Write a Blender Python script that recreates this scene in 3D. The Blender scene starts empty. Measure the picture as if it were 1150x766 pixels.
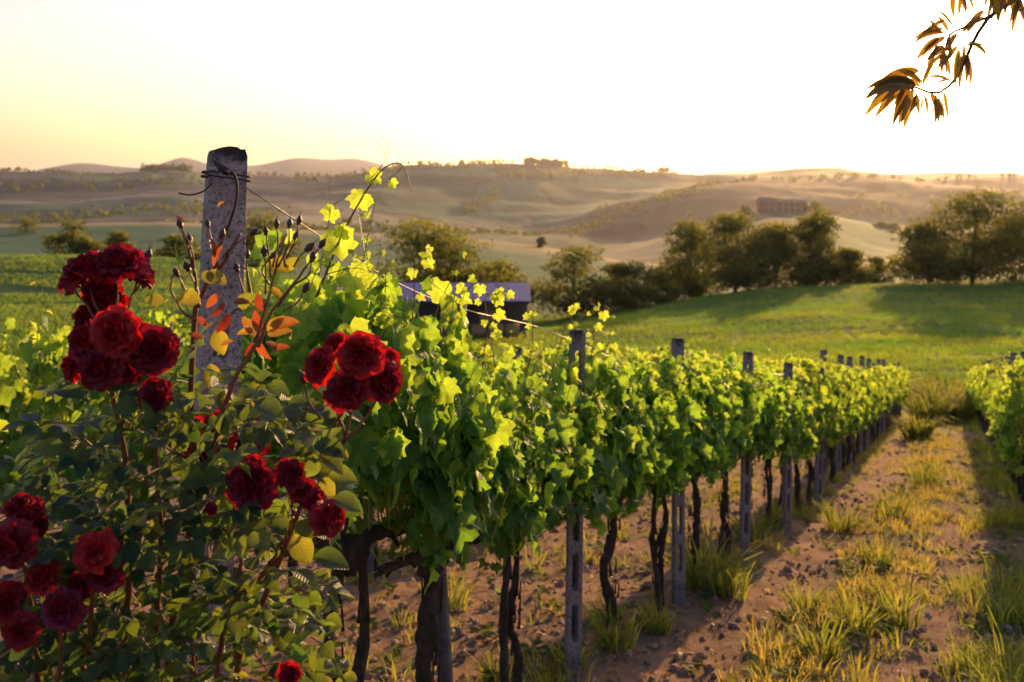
import bpy, bmesh, math, random
import numpy as np
from mathutils import Vector, Matrix, Euler, Quaternion
R = math.radians
rng = np.random.default_rng(7)
random.seed(7)
C = bpy.context.scene
col = C.collection

# ------------------------------------------------------------------ camera, sky, sun, exposure
F, CX, HY, CZ = 1118.0, 575.0, 215.0, 1.70          # focal length in photo pixels, centre column, horizon row, eye height
cam = bpy.data.cameras.new('camera'); camo = bpy.data.objects.new('camera', cam); col.objects.link(camo)
cam.sensor_width = 36.0; cam.lens = 36.0 * F / 1150.0
cam.shift_y = -(383.0 - HY) / 1150.0
cam.clip_start = 0.05; cam.clip_end = 60000
camo.location = (0, 0, CZ); camo.rotation_euler = (R(90), 0, 0)
cam.dof.use_dof = True; cam.dof.focus_distance = 2.5; cam.dof.aperture_fstop = 5.0
C.camera = camo

SUN_AZ = math.atan2(1128 - CX, F)                    # to the right of straight ahead (+Y)
SUN_EL = R(9.5)
world = bpy.data.worlds.new("World"); C.world = world; world.use_nodes = True
wn = world.node_tree; wn.nodes.clear()
sky = wn.nodes.new('ShaderNodeTexSky'); sky.sky_type = 'NISHITA'; sky.sun_disc = False
sky.sun_elevation = SUN_EL; sky.sun_rotation = SUN_AZ
sky.air_density = 1.1; sky.dust_density = 2.6; sky.ozone_density = 0.9; sky.altitude = 200
bg = wn.nodes.new('ShaderNodeBackground'); bg.inputs[1].default_value = 0.13
wo = wn.nodes.new('ShaderNodeOutputWorld')
# thin streaks of high cloud
tc = wn.nodes.new('ShaderNodeTexCoord'); mp = wn.nodes.new('ShaderNodeMapping'); mp.inputs['Scale'].default_value = (1.2, 1.2, 9.0)
nz = wn.nodes.new('ShaderNodeTexNoise'); nz.inputs['Scale'].default_value = 3.0; nz.inputs['Detail'].default_value = 6.0
cr = wn.nodes.new('ShaderNodeValToRGB'); cr.color_ramp.elements[0].position = .52; cr.color_ramp.elements[1].position = .75
cr.color_ramp.elements[0].color = (1.06, .99, .92, 1); cr.color_ramp.elements[1].color = (1.3, 1.12, .97, 1)
mul = wn.nodes.new('ShaderNodeMix'); mul.data_type = 'RGBA'; mul.blend_type = 'MULTIPLY'; mul.inputs[0].default_value = 1.0
wn.links.new(tc.outputs['Generated'], mp.inputs[0]); wn.links.new(mp.outputs[0], nz.inputs[0]); wn.links.new(nz.outputs[0], cr.inputs[0])
wn.links.new(sky.outputs[0], mul.inputs[6]); wn.links.new(cr.outputs[0], mul.inputs[7])
sx = wn.nodes.new('ShaderNodeSeparateXYZ'); wn.links.new(tc.outputs['Generated'], sx.inputs[0])
zr = wn.nodes.new('ShaderNodeValToRGB'); zr.color_ramp.elements[0].position = .02; zr.color_ramp.elements[1].position = .45
zr.color_ramp.elements[0].color = (1.0, .96, 1.06, 1); zr.color_ramp.elements[1].color = (.92, 1.04, 1.75, 1); e_ = zr.color_ramp.elements.new(.17); e_.color = (1.08, 1.0, 1.14, 1)
mu2 = wn.nodes.new('ShaderNodeMix'); mu2.data_type = 'RGBA'; mu2.blend_type = 'MULTIPLY'; mu2.inputs[0].default_value = 1.0
wn.links.new(sx.outputs[2], zr.inputs[0]); wn.links.new(mul.outputs[2], mu2.inputs[6]); wn.links.new(zr.outputs[0], mu2.inputs[7])
wn.links.new(mu2.outputs[2], bg.inputs[0]); wn.links.new(bg.outputs[0], wo.inputs[0])

sl = bpy.data.lights.new('sun', 'SUN'); sl.energy = 5.0; sl.angle = R(0.5); sl.color = (1.0, 0.59, 0.24)
so = bpy.data.objects.new('sun', sl); col.objects.link(so)
sd = Vector((math.sin(SUN_AZ) * math.cos(SUN_EL), math.cos(SUN_AZ) * math.cos(SUN_EL), math.sin(SUN_EL)))
so.rotation_euler = sd.to_track_quat('Z', 'Y').to_euler(); so.location = sd * 50

C.view_settings.view_transform = 'Standard'; C.view_settings.look = 'None'
C.view_settings.exposure = 0.95; C.view_settings.gamma = 1.0; C.view_settings.use_curve_mapping = False
C.render.engine = 'CYCLES'
cy = C.cycles
cy.use_denoising = True; cy.use_adaptive_sampling = True; cy.adaptive_threshold = 0.015
cy.max_bounces = 6; cy.diffuse_bounces = 3; cy.glossy_bounces = 2; cy.transmission_bounces = 4; cy.volume_bounces = 1
cy.transparent_max_bounces = 4; cy.sample_clamp_indirect = 6.0; cy.caustics_reflective = False; cy.caustics_refractive = False

# ------------------------------------------------------------------ helpers
def P(x, y, Y):                                       # the world point at depth Y seen at photo pixel (x, y)
    return Vector(((x - CX) / F * Y, Y, CZ - (y - HY) / F * Y))

class MB:
    def __init__(s): s.v = []; s.q = []; s.t = []; s.a = []; s.n = 0
    def add(s, v, quads=None, tris=None, att=None):
        v = np.asarray(v, float).reshape(-1, 3)
        if quads is not None and len(quads): s.q.append(np.asarray(quads, int) + s.n)
        if tris is not None and len(tris): s.t.append(np.asarray(tris, int) + s.n)
        s.v.append(v); s.a.append(np.zeros((len(v), 3)) if att is None else np.asarray(att, float).reshape(-1, 3))
        s.n += len(v)
    def mesh(s, name, mat, smooth=True):
        me = bpy.data.meshes.new(name)
        v = np.concatenate(s.v); me.vertices.add(len(v)); me.vertices.foreach_set('co', v.ravel())
        q = np.concatenate(s.q) if s.q else np.zeros((0, 4), int); t = np.concatenate(s.t) if s.t else np.zeros((0, 3), int)
        li = np.concatenate([q.ravel(), t.ravel()]); me.loops.add(len(li)); me.loops.foreach_set('vertex_index', li)
        tot = np.concatenate([np.full(len(q), 4), np.full(len(t), 3)]); st = np.concatenate([[0], np.cumsum(tot)[:-1]])
        me.polygons.add(len(tot)); me.polygons.foreach_set('loop_start', st); me.polygons.foreach_set('loop_total', tot)
        me.polygons.foreach_set('use_smooth', np.full(len(tot), smooth))
        at = me.attributes.new('lc', 'FLOAT_VECTOR', 'POINT'); at.data.foreach_set('vector', np.concatenate(s.a).ravel())
        me.update(calc_edges=True); me.validate()
        if mat: me.materials.append(mat)
        return me
    def obj(s, name, mat, parent=None, smooth=True):
        return link(name, s.mesh(name, mat, smooth), parent)

def link(name, me, parent=None):
    o = bpy.data.objects.new(name, me); col.objects.link(o)
    if parent: o.parent = parent
    return o
def tag(o, label=None, cat=None, group=None, kind=None):
    if label: o['label'] = label
    if cat: o['category'] = cat
    if group: o['group'] = group
    if kind: o['kind'] = kind
    return o
def empty(name, loc, label, cat, group=None, rz=0):
    o = bpy.data.objects.new(name, None); col.objects.link(o); o.location = loc; o.rotation_euler = (0, 0, rz)
    o.empty_display_size = .2
    return tag(o, label, cat, group)

# ---- numpy value noise
_perm = rng.random((256, 256))
def vnoise(x, y):
    xi = np.floor(x).astype(int); yi = np.floor(y).astype(int); fx = x - xi; fy = y - yi
    fx = fx * fx * (3 - 2 * fx); fy = fy * fy * (3 - 2 * fy)
    g = lambda a, b: _perm[a & 255, b & 255]
    return (g(xi, yi) * (1 - fx) + g(xi + 1, yi) * fx) * (1 - fy) + (g(xi, yi + 1) * (1 - fx) + g(xi + 1, yi + 1) * fx) * fy
def fbm(x, y, o=4):
    s = 0; a = .5; t = 0
    for k in range(o):
        s = s + a * vnoise(x * 2 ** k + 17.3 * k, y * 2 ** k + 9.1 * k); t += a; a *= .5
    return s / t

def frames(path):
    p = np.asarray(path, float); T = np.gradient(p, axis=0); T /= np.linalg.norm(T, axis=1)[:, None] + 1e-12
    up = np.array([0, 0, 1.]) if abs(T[0][2]) < .9 else np.array([1., 0, 0])
    N = []; n = np.cross(np.cross(T[0], up), T[0]); n /= np.linalg.norm(n)
    for t in T:
        n = n - t * n.dot(t); n /= np.linalg.norm(n) + 1e-12; N.append(n)
    N = np.array(N); return p, T, N, np.cross(T, N)
def tube(mb, path, rad, seg=6, rough=0.0, att=(0, 0, 0), cap=True):
    p, T, N, B = frames(path); n = len(p); rad = np.broadcast_to(np.asarray(rad, float), (n,))
    a = np.arange(seg) / seg * 2 * np.pi
    rr = rad[:, None] * (1 + rough * (rng.random((n, seg)) - .5))
    v = p[:, None] + rr[..., None] * (np.cos(a)[None, :, None] * N[:, None] + np.sin(a)[None, :, None] * B[:, None])
    i = np.arange(n - 1)[:, None] * seg; j = np.arange(seg)[None]; k = (j + 1) % seg
    q = np.stack([i + j, i + k, i + seg + k, i + seg + j], -1).reshape(-1, 4)
    v = v.reshape(-1, 3); tr = []
    if cap:
        v = np.vstack([v, p[0], p[-1]]); b = n * seg
        tr = [(b, (m + 1) % seg, m) for m in range(seg)] + [(b + 1, (n - 1) * seg + m, (n - 1) * seg + (m + 1) % seg) for m in range(seg)]
    mb.add(v, q, tr, np.tile(att, (len(v), 1)))
def smooth_path(pts, n=16, jit=0.0):
    p = np.array([list(a) for a in pts], float); m = len(p)
    if m == 2: q = p[0] + np.linspace(0, 1, n)[:, None] * (p[1] - p[0])
    else:
        e = np.vstack([2 * p[0] - p[1], p, 2 * p[-1] - p[-2]]); t = np.linspace(0, m - 1 - 1e-6, n); i = t.astype(int); f = (t - i)[:, None]
        a, b, c, d = e[i], e[i + 1], e[i + 2], e[i + 3]
        q = .5 * (2 * b + (c - a) * f + (2 * a - 5 * b + 4 * c - d) * f ** 2 + (3 * b - a - 3 * c + d) * f ** 3)
    if jit: q[1:-1] += rng.normal(0, jit, (n - 2, 3))
    return q

def box(mb, c, s, rz=0, att=(0, 0, 0)):
    x, y, z = [d / 2 for d in s]
    v = np.array([(-x, -y, -z), (x, -y, -z), (x, y, -z), (-x, y, -z), (-x, -y, z), (x, -y, z), (x, y, z), (-x, y, z)])
    ca, sa = math.cos(rz), math.sin(rz); v = np.stack([v[:, 0] * ca - v[:, 1] * sa, v[:, 0] * sa + v[:, 1] * ca, v[:, 2]], -1) + np.array(c)
    mb.add(v, [(0, 3, 2, 1), (4, 5, 6, 7), (0, 1, 5, 4), (1, 2, 6, 5), (2, 3, 7, 6), (3, 0, 4, 7)], None, np.tile(att, (8, 1)))

# ---- leaves
def fan_template(outline, ring=True):
    o = np.asarray(outline, float); n = len(o); c = np.zeros((1, 2))
    if ring:
        v = np.vstack([c, o * .5, o]); i = np.arange(n); k = (i + 1) % n
        tr = np.stack([np.zeros(n, int), 1 + i, 1 + k], -1); q = np.stack([1 + i, 1 + n + i, 1 + n + k, 1 + k], -1)
        return v, q, tr
    v = np.vstack([c, o]); i = np.arange(n); k = (i + 1) % n
    return v, np.zeros((0, 4), int), np.stack([np.zeros(n, int), 1 + i, 1 + k], -1)
def grape_outline(n):
    # the petiole joins at the origin, the tip points to +y; five lobes
    a = np.linspace(-np.pi, np.pi, n, endpoint=False) + np.pi / n
    lob = [(0, 1.0, .42), (.95, .86, .40), (-.95, .86, .40), (1.9, .62, .5), (-1.9, .62, .5), (2.7, .42, .4), (-2.7, .42, .4)]
    r = np.full(n, .36)
    for c, h, w in lob: r = np.maximum(r, h * np.exp(-((a - c) / w) ** 2 * .9))
    r = r * .46 + .38
    r *= 1 - .62 * np.exp(-((np.abs(a) - np.pi) / .33) ** 2)
    if n > 20: r *= 1 + .055 * np.where(np.arange(n) % 2 == 0, 1, -1)
    return np.stack([np.sin(a) * r, np.cos(a) * r], -1)
def oval_outline(n, w=.32):
    t = np.linspace(0, 1, n // 2 + 1)
    h = w * np.sin(np.pi * t ** .85) ** .8; h[0] = h[-1] = 0
    if n > 12: h[1:-1] *= 1 + .06 * np.where(np.arange(n // 2 - 1) % 2 == 0, 1, -1)
    return np.vstack([np.stack([h, t], -1), np.stack([-h, t], -1)[::-1][1:-1]])
def strip_template(n, w=.32):                         # oval leaf as a midrib and two sides
    t = np.linspace(0, 1, n); h = w * np.sin(np.pi * t ** .85) ** .8; h[0] = h[-1] = .004
    v = np.vstack([np.stack([-h, t], -1), np.stack([0 * t, t], -1), np.stack([h, t], -1)])
    i = np.arange(n - 1); q = np.vstack([np.stack([i, n + i, n + i + 1, i + 1], -1), np.stack([n + i, 2 * n + i, 2 * n + i + 1, n + i + 1], -1)])
    return v, q, np.zeros((0, 3), int)
G_HI = fan_template(grape_outline(32)); G_MD = fan_template(grape_outline(16), False); G_LO = fan_template(grape_outline(8), False)
R_HI = strip_template(9, .36); R_LO = strip_template(5, .36); YL = strip_template(9, .24); PEACH = strip_template(11, .155); CARD = strip_template(3, .5)
def unit(v): return v / (np.linalg.norm(v, axis=-1, keepdims=True) + 1e-12)
def leaves(mb, tpl, pos, tip, nrm, size, fold=.25, droop=.35, wave=.08, rnd=None):
    v2, q, t = tpl; pos = np.asarray(pos, float).reshape(-1, 3); N = len(pos)
    tip = unit(np.broadcast_to(np.asarray(tip, float), (N, 3))); nrm = np.broadcast_to(np.asarray(nrm, float), (N, 3))
    xax = unit(np.cross(tip, nrm)); nrm = np.cross(xax, tip); size = np.broadcast_to(np.asarray(size, float), (N,))
    x = v2[:, 0][None]; y = v2[:, 1][None]
    fo = (fold * (.4 + 1.2 * rng.random(N)))[:, None]; dr = (droop * (.2 + 1.4 * rng.random(N)))[:, None]; ph = rng.random(N)[:, None] * 6.3
    z = fo * np.abs(x) - dr * y * np.abs(y) + wave * np.sin(ph + 7 * x + 5 * y) * (np.abs(x) + .4 * np.abs(y)) + wave * .8 * np.sin(2 * ph + 11 * y)* np.abs(x)
    co = pos[:, None] + size[:, None, None] * (x[..., None] * xax[:, None] + y[..., None] * tip[:, None] + z[..., None] * nrm[:, None])
    rnd = rng.random(N) if rnd is None else np.broadcast_to(rnd, (N,))
    at = np.stack([np.broadcast_to(x, (N, len(v2))), np.broadcast_to(y, (N, len(v2))), np.broadcast_to(rnd[:, None], (N, len(v2)))], -1)
    off = (np.arange(N) * len(v2))[:, None, None]
    mb.add(co.reshape(-1, 3), (q[None] + off).reshape(-1, 4) if len(q) else None, (t[None] + off).reshape(-1, 3) if len(t) else None, at.reshape(-1, 3))

# ------------------------------------------------------------------ materials
def newmat(name):
    m = bpy.data.materials.new(name); m.use_nodes = True; nt = m.node_tree; b = nt.nodes['Principled BSDF']; return m, nt, b
def ramp(nt, src, stops):
    r = nt.nodes.new('ShaderNodeValToRGB'); e = r.color_ramp.elements
    while len(e) < len(stops): e.new(.5)
    for k, (p, c) in enumerate(stops): e[k].position = p; e[k].color = (*c, 1)
    nt.links.new(src, r.inputs[0]); return r.outputs[0]
def noise(nt, scale, detail=4, rough=.6, coord='Object', vec=None, dist=0):
    n = nt.nodes.new('ShaderNodeTexNoise'); n.inputs['Scale'].default_value = scale; n.inputs['Detail'].default_value = detail
    n.inputs['Roughness'].default_value = rough; n.inputs['Distortion'].default_value = dist
    if vec is None:
        t = nt.nodes.new('ShaderNodeTexCoord'); vec = t.outputs[coord]
    nt.links.new(vec, n.inputs['Vector']); return n.outputs[0]
def mixc(nt, f, a, b, mode='MIX'):
    m = nt.nodes.new('ShaderNodeMix'); m.data_type = 'RGBA'; m.blend_type = mode
    for i, s in ((0, f), (6, a), (7, b)):
        if isinstance(s, (int, float)): m.inputs[i].default_value = s
        elif isinstance(s, tuple): m.inputs[i].default_value = (*s, 1)
        else: nt.links.new(s, m.inputs[i])
    return m.outputs[2]
def math_(nt, op, a, b=None, clamp=False):
    m = nt.nodes.new('ShaderNodeMath'); m.operation = op; m.use_clamp = clamp
    for i, s in ((0, a), (1, b)):
        if s is None: continue
        if isinstance(s, (int, float)): m.inputs[i].default_value = s
        else: nt.links.new(s, m.inputs[i])
    return m.outputs[0]
def bump(nt, b, h, strength=.5, dist=.01):
    n = nt.nodes.new('ShaderNodeBump'); n.inputs['Strength'].default_value = strength; n.inputs['Distance'].default_value = dist
    nt.links.new(h, n.inputs['Height']); nt.links.new(n.outputs[0], b.inputs['Normal']); return n.outputs[0]
def leafmat(name, stops, trans_stops, veins=None, tmix=.45, rough=.45, spec=.5, nsc=30):
    m, nt, b = newmat(name)
    at = nt.nodes.new('ShaderNodeAttribute'); at.attribute_name = 'lc'
    sp = nt.nodes.new('ShaderNodeSeparateXYZ'); nt.links.new(at.outputs['Vector'], sp.inputs[0])
    c = ramp(nt, sp.outputs[2], stops); t = ramp(nt, sp.outputs[2], trans_stops)
    nv = noise(nt, nsc, 3)
    dark = ramp(nt, nv, [(.3, (.7, .7, .7)), (.7, (1.15, 1.15, 1.15))])
    c = mixc(nt, 1., c, dark, 'MULTIPLY'); t = mixc(nt, 1., t, dark, 'MULTIPLY')
    if veins:
        ax = math_(nt, 'ABSOLUTE', sp.outputs[0]); y = sp.outputs[1]; d = ax
        if veins == 'grape':
            for ang in (.85, 1.75):
                e = math_(nt, 'ABSOLUTE', math_(nt, 'SUBTRACT', math_(nt, 'MULTIPLY', ax, math.cos(ang)), math_(nt, 'MULTIPLY', y, math.sin(ang))))
                d = math_(nt, 'MINIMUM', d, e)
            s2 = math_(nt, 'PINGPONG', math_(nt, 'SUBTRACT', y, math_(nt, 'MULTIPLY', ax, .9)), .075)
            d = math_(nt, 'MINIMUM', d, math_(nt, 'ADD', math_(nt, 'MULTIPLY', s2, .7), .006))
        else:
            s2 = math_(nt, 'PINGPONG', math_(nt, 'SUBTRACT', y, math_(nt, 'MULTIPLY', ax, .8)), .06)
            d = math_(nt, 'MINIMUM', d, math_(nt, 'ADD', math_(nt, 'MULTIPLY', s2, .7), .004))
        vm = nt.nodes.new('ShaderNodeMapRange'); nt.links.new(d, vm.inputs[0]); vm.inputs[1].default_value = .004; vm.inputs[2].default_value = .03
        vm.inputs[3].default_value = 1; vm.inputs[4].default_value = 0
        c = mixc(nt, math_(nt, 'MULTIPLY', vm.outputs[0], .4), c, mixc(nt, 1., c, (1.9, 1.8, 1.5), 'MULTIPLY'))
        t = mixc(nt, math_(nt, 'MULTIPLY', vm.outputs[0], .55), t, mixc(nt, 1., t, (.55, .6, .5), 'MULTIPLY'))
        nrm = bump(nt, b, math_(nt, 'ADD', math_(nt, 'MULTIPLY', vm.outputs[0], -.6), nv), .5, .004)
    nt.links.new(c, b.inputs['Base Color']); b.inputs['Roughness'].default_value = rough; b.inputs['Specular IOR Level'].default_value = spec
    tb = nt.nodes.new('ShaderNodeBsdfTranslucent'); nt.links.new(t, tb.inputs[0])
    mx = nt.nodes.new('ShaderNodeMixShader'); mx.inputs[0].default_value = tmix
    nt.links.new(b.outputs[0], mx.inputs[1]); nt.links.new(tb.outputs[0], mx.inputs[2])
    nt.links.new(mx.outputs[0], nt.nodes['Material Output'].inputs[0])
    return m
M = {}
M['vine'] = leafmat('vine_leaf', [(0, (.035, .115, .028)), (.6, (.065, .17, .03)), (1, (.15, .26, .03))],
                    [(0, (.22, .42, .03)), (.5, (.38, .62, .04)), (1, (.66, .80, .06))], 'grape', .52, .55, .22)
M['vine_low'] = leafmat('vine_leaf_plain', [(0, (.035, .115, .028)), (.6, (.065, .17, .03)), (1, (.15, .26, .03))],
                    [(0, (.24, .42, .03)), (.5, (.42, .61, .04)), (1, (.76, .80, .06))], None, .52, .6, .2)
M['rose_leaf'] = leafmat('rose_leaf', [(0, (.012, .036, .020)), (.7, (.03, .065, .02)), (1, (.09, .11, .02))],
                    [(0, (.12, .24, .03)), (.7, (.30, .38, .03)), (1, (.60, .48, .04))], 'rose', .40, .48, .3)
M['young_leaf'] = leafmat('young_rose_leaf', [(0, (.09, .015, .012)), (.5, (.14, .04, .015)), (1, (.18, .12, .02))],
                    [(0, (.30, .025, .015)), (.5, (.42, .10, .02)), (1, (.52, .32, .03))], 'rose', .5, .35)
M['peach_leaf'] = leafmat('peach_leaf', [(0, (.05, .045, .012)), (1, (.09, .10, .02))],
                    [(0, (.34, .15, .015)), (1, (.62, .38, .02))], 'rose', .42, .45)
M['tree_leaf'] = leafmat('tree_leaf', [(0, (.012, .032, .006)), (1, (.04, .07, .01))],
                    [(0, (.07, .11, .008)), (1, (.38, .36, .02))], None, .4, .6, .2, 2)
M['grass'] = leafmat('grass_blade', [(0, (.04, .09, .018)), (.6, (.09, .12, .025)), (1, (.24, .18, .07))],
                    [(0, (.18, .30, .025)), (.6, (.38, .38, .04)), (1, (.60, .46, .07))], None, .5, .7, .1, 6)
M['crop'] = leafmat('field_grass', [(0, (.018, .085, .010)), (1, (.04, .13, .014))],
                    [(0, (.10, .34, .015)), (1, (.50, .52, .03))], None, .5, .5, .3, .3)
M['petal'] = leafmat('rose_petal', [(0, (.12, .002, .006)), (.6, (.23, .005, .006)), (1, (.20, .006, .05))],
                    [(0, (.38, .004, .006)), (.7, (.66, .012, .008)), (1, (.42, .006, .08))], None, .34, .6, .3, 60)

def petal_variation():
    nt = M['petal'].node_tree; oi = nt.nodes.new('ShaderNodeObjectInfo'); v = ramp(nt, oi.outputs['Random'], [(0, (.75, .8, 2.4)), (.3, (.8, .8, 1)), (.65, (1.25, 1.6, 1)), (1, (1.8, 2.6, 1.2))])
    b = nt.nodes['Principled BSDF']; t = [n for n in nt.nodes if n.type == 'BSDF_TRANSLUCENT'][0]
    for inp in (b.inputs['Base Color'], t.inputs[0]):
        src = inp.links[0].from_socket; nt.links.new(mixc(nt, 1., src, v, 'MULTIPLY'), inp)
petal_variation()
for _m in ('petal',):
    _b = M[_m].node_tree.nodes['Principled BSDF']; _b.inputs['Sheen Weight'].default_value = .5; _b.inputs['Sheen Tint'].default_value = (.9, .05, .08, 1); _b.inputs['Sheen Roughness'].default_value = .35
def simple(name, stops, scale, rough=.85, bs=.6, bd=.01, detail=6, coord='Object', nscale=None, spec=.3):
    m, nt, b = newmat(name)
    f = noise(nt, scale, detail, .65, coord); nt.links.new(ramp(nt, f, stops), b.inputs['Base Color'])
    b.inputs['Roughness'].default_value = rough; b.inputs['Specular IOR Level'].default_value = spec
    bump(nt, b, noise(nt, nscale or scale * 3, 5, .7, coord), bs, bd); return m
M['bark'] = simple('vine_bark', [(.3, (.018, .011, .007)), (.7, (.085, .055, .035))], 22, .95, 1., .02, nscale=45)
M['tree_bark'] = simple('tree_bark', [(.3, (.03, .022, .015)), (.7, (.11, .085, .06))], 6, .95, 1., .05)
M['cane'] = simple('rose_cane', [(.3, (.12, .03, .012)), (.7, (.20, .075, .03))], 30, .5, .3, .002)
M['shoot'] = simple('vine_shoot', [(.3, (.16, .20, .03)), (.7, (.30, .28, .05))], 20, .5, .3, .002)
M['brownshoot'] = simple('brown_shoot', [(.3, (.09, .045, .015)), (.7, (.17, .09, .03))], 20, .6, .3, .002)
M['bud'] = simple('rose_bud_skin', [(.3, (.035, .012, .016)), (.7, (.09, .03, .02))], 60, .5, .3, .002)
M['wire'] = simple('galvanised_wire', [(.3, (.20, .18, .17)), (.7, (.38, .35, .31))], 60, .5, .2, .001); 
M['wire'].node_tree.nodes['Principled BSDF'].inputs['Metallic'].default_value = .6
M['rust'] = simple('rusty_wire', [(.3, (.02, .014, .012)), (.7, (.07, .035, .02))], 60, .7, .4, .001)
M['wood'] = simple('grey_wood', [(.3, (.05, .042, .042)), (.7, (.13, .11, .105))], 20, .9, .7, .004)
M['hose'] = simple('black_hose', [(.3, (.02, .02, .02)), (.7, (.04, .04, .04))], 20, .5, .1, .001)

def concrete():
    m, nt, b = newmat('weathered_concrete')
    base = ramp(nt, noise(nt, 9, 7, .7), [(.25, (.13, .10, .10)), (.5, (.26, .215, .205)), (.75, (.40, .34, .32))])
    pits = ramp(nt, noise(nt, 70, 4, .8), [(.38, (.30, .27, .26)), (.5, (1, 1, 1)), (.68, (1.15, 1.1, 1.05))])
    c = mixc(nt, 1., base, pits, 'MULTIPLY')
    tcn = nt.nodes.new('ShaderNodeTexCoord'); sp = nt.nodes.new('ShaderNodeSeparateXYZ'); nt.links.new(tcn.outputs['Object'], sp.inputs[0])
    at = nt.nodes.new('ShaderNodeAttribute'); at.attribute_name = 'lc'; s2 = nt.nodes.new('ShaderNodeSeparateXYZ'); nt.links.new(at.outputs['Vector'], s2.inputs[0])
    lich = math_(nt, 'ADD', math_(nt, 'MULTIPLY', s2.outputs[2], 1.0), math_(nt, 'MULTIPLY', math_(nt, 'SUBTRACT', noise(nt, 14, 5, .7), .5), 1.6))
    lm = ramp(nt, lich, [(.45, (0, 0, 0)), (.75, (1, 1, 1))])
    c = mixc(nt, lm, c, (.035, .030, .028))
    nt.links.new(c, b.inputs['Base Color']); b.inputs['Roughness'].default_value = .92
    bump(nt, b, math_(nt, 'ADD', noise(nt, 60, 6, .8), math_(nt, 'MULTIPLY', noise(nt, 11, 6, .8), 1.6)), 1., .012); return m
M['concrete'] = concrete()

# ------------------------------------------------------------------ terrain
xs = np.array([-500, 0, 100, 200, 300, 430, 500, 550, 600, 640, 700, 760, 830, 880, 940, 1000, 1060, 1150, 1650.])
def rowspec(Y, pts):
    px = np.array([p[0] for p in pts], float); py = np.array([p[1] for p in pts], float)
    return Y, px, py
nearz = lambda Y: .044 - .1807 * Y
XS = np.linspace(-600, 1750, 471)
def yr(Y): return HY + (CZ - nearz(Y)) / Y * F
ROWS = [
 (0.2, [(0, yr(.2))]), (10, [(0, yr(10))]), (28, [(0, yr(28))]), (36, [(0, yr(36))]),
 (50, [(0, 428), (640, 432), (1150, 434)]),
 (85, [(0, 350), (200, 352), (420, 378), (600, 380), (700, 372), (860, 366), (1000, 358), (1150, 356)]),
 (125, [(0, 287), (200, 290), (300, 302), (420, 338), (500, 352), (600, 360), (640, 354), (700, 343), (860, 325), (1000, 317), (1150, 315)]),
 (165, [(0, 300), (300, 312), (420, 342), (600, 360), (700, 352), (860, 338), (1150, 328)]),
 (260, [(0, 290), (100, 292), (300, 300), (430, 318), (600, 335), (860, 330), (1150, 322)]),
 (420, [(0, 276), (200, 275), (430, 292), (600, 316), (740, 318), (860, 316), (1150, 308)]),
 (640, [(0, 253), (100, 251), (200, 250), (300, 256), (430, 264), (550, 270), (600, 276), (640, 284), (740, 301), (850, 304), (960, 296), (1040, 300), (1150, 300)]),
 (800, [(0, 256), (200, 256), (430, 272), (550, 281), (640, 296), (700, 296), (760, 284), (830, 262), (880, 256), (940, 266), (1000, 284), (1060, 288), (1150, 286)]),
 (1000, [(0, 262), (200, 262), (430, 278), (550, 288), (640, 294), (700, 284), (760, 266), (800, 250), (830, 241), (860, 238), (905, 238), (940, 243), (980, 252), (1030, 264), (1150, 270)]),
 (1250, [(0, 262), (430, 276), (640, 290), (760, 278), (860, 262), (940, 266), (1150, 276)]),
 (1700, [(0, 258), (100, 256), (200, 250), (300, 252), (430, 262), (550, 272), (640, 276), (720, 268), (800, 256), (900, 252), (1150, 258)]),
 (2500, [(0, 228), (80, 233), (150, 228), (200, 226), (260, 236), (330, 232), (430, 246), (520, 258), (600, 262), (640, 252), (700, 232), (760, 215), (800, 206), (850, 203), (900, 203), (1000, 200), (1150, 199)]),
 (3100, [(0, 221), (200, 216), (330, 224), (430, 218), (520, 228), (600, 226), (640, 230), (700, 226), (760, 218), (850, 211), (1000, 207), (1150, 206)]),
 (4200, [(0, 194), (60, 193), (120, 198), (160, 193), (200, 191), (235, 196), (330, 198), (400, 197), (430, 190), (480, 184), (560, 185), (620, 187), (680, 190), (740, 193), (785, 198), (830, 196), (880, 190), (930, 189), (960, 193), (1000, 195), (1150, 196)]),
 (5200, [(0, 215), (1150, 213)]),
 (17000, [(-200, 200), (0, 205), (40, 192), (90, 184), (130, 188), (165, 191), (205, 177), (245, 189), (290, 187), (335, 178), (370, 181), (400, 179), (440, 189), (500, 202), (640, 204), (780, 198), (820, 192), (860, 190), (900, 196), (1150, 200)]),
 (22000, [(0, 214.5)]), (60000, [(0, 214.8)]),
]
RY = np.array([r[0] for r in ROWS], float)
RZ = np.zeros((len(ROWS), len(XS)))
ker = np.exp(-np.linspace(-2, 2, 9) ** 2); ker /= ker.sum()
for k, (Y, pts) in enumerate(ROWS):
    y = np.interp(XS, [p[0] for p in pts], [p[1] for p in pts])
    kk = ker if Y > 2000 else np.ones(13) / 13
    pad = len(kk) // 2; y = np.convolve(np.pad(y, pad, 'edge'), kk, 'valid')
    RZ[k] = CZ - (y - HY) / F * Y
LY = np.log(RY)
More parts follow.
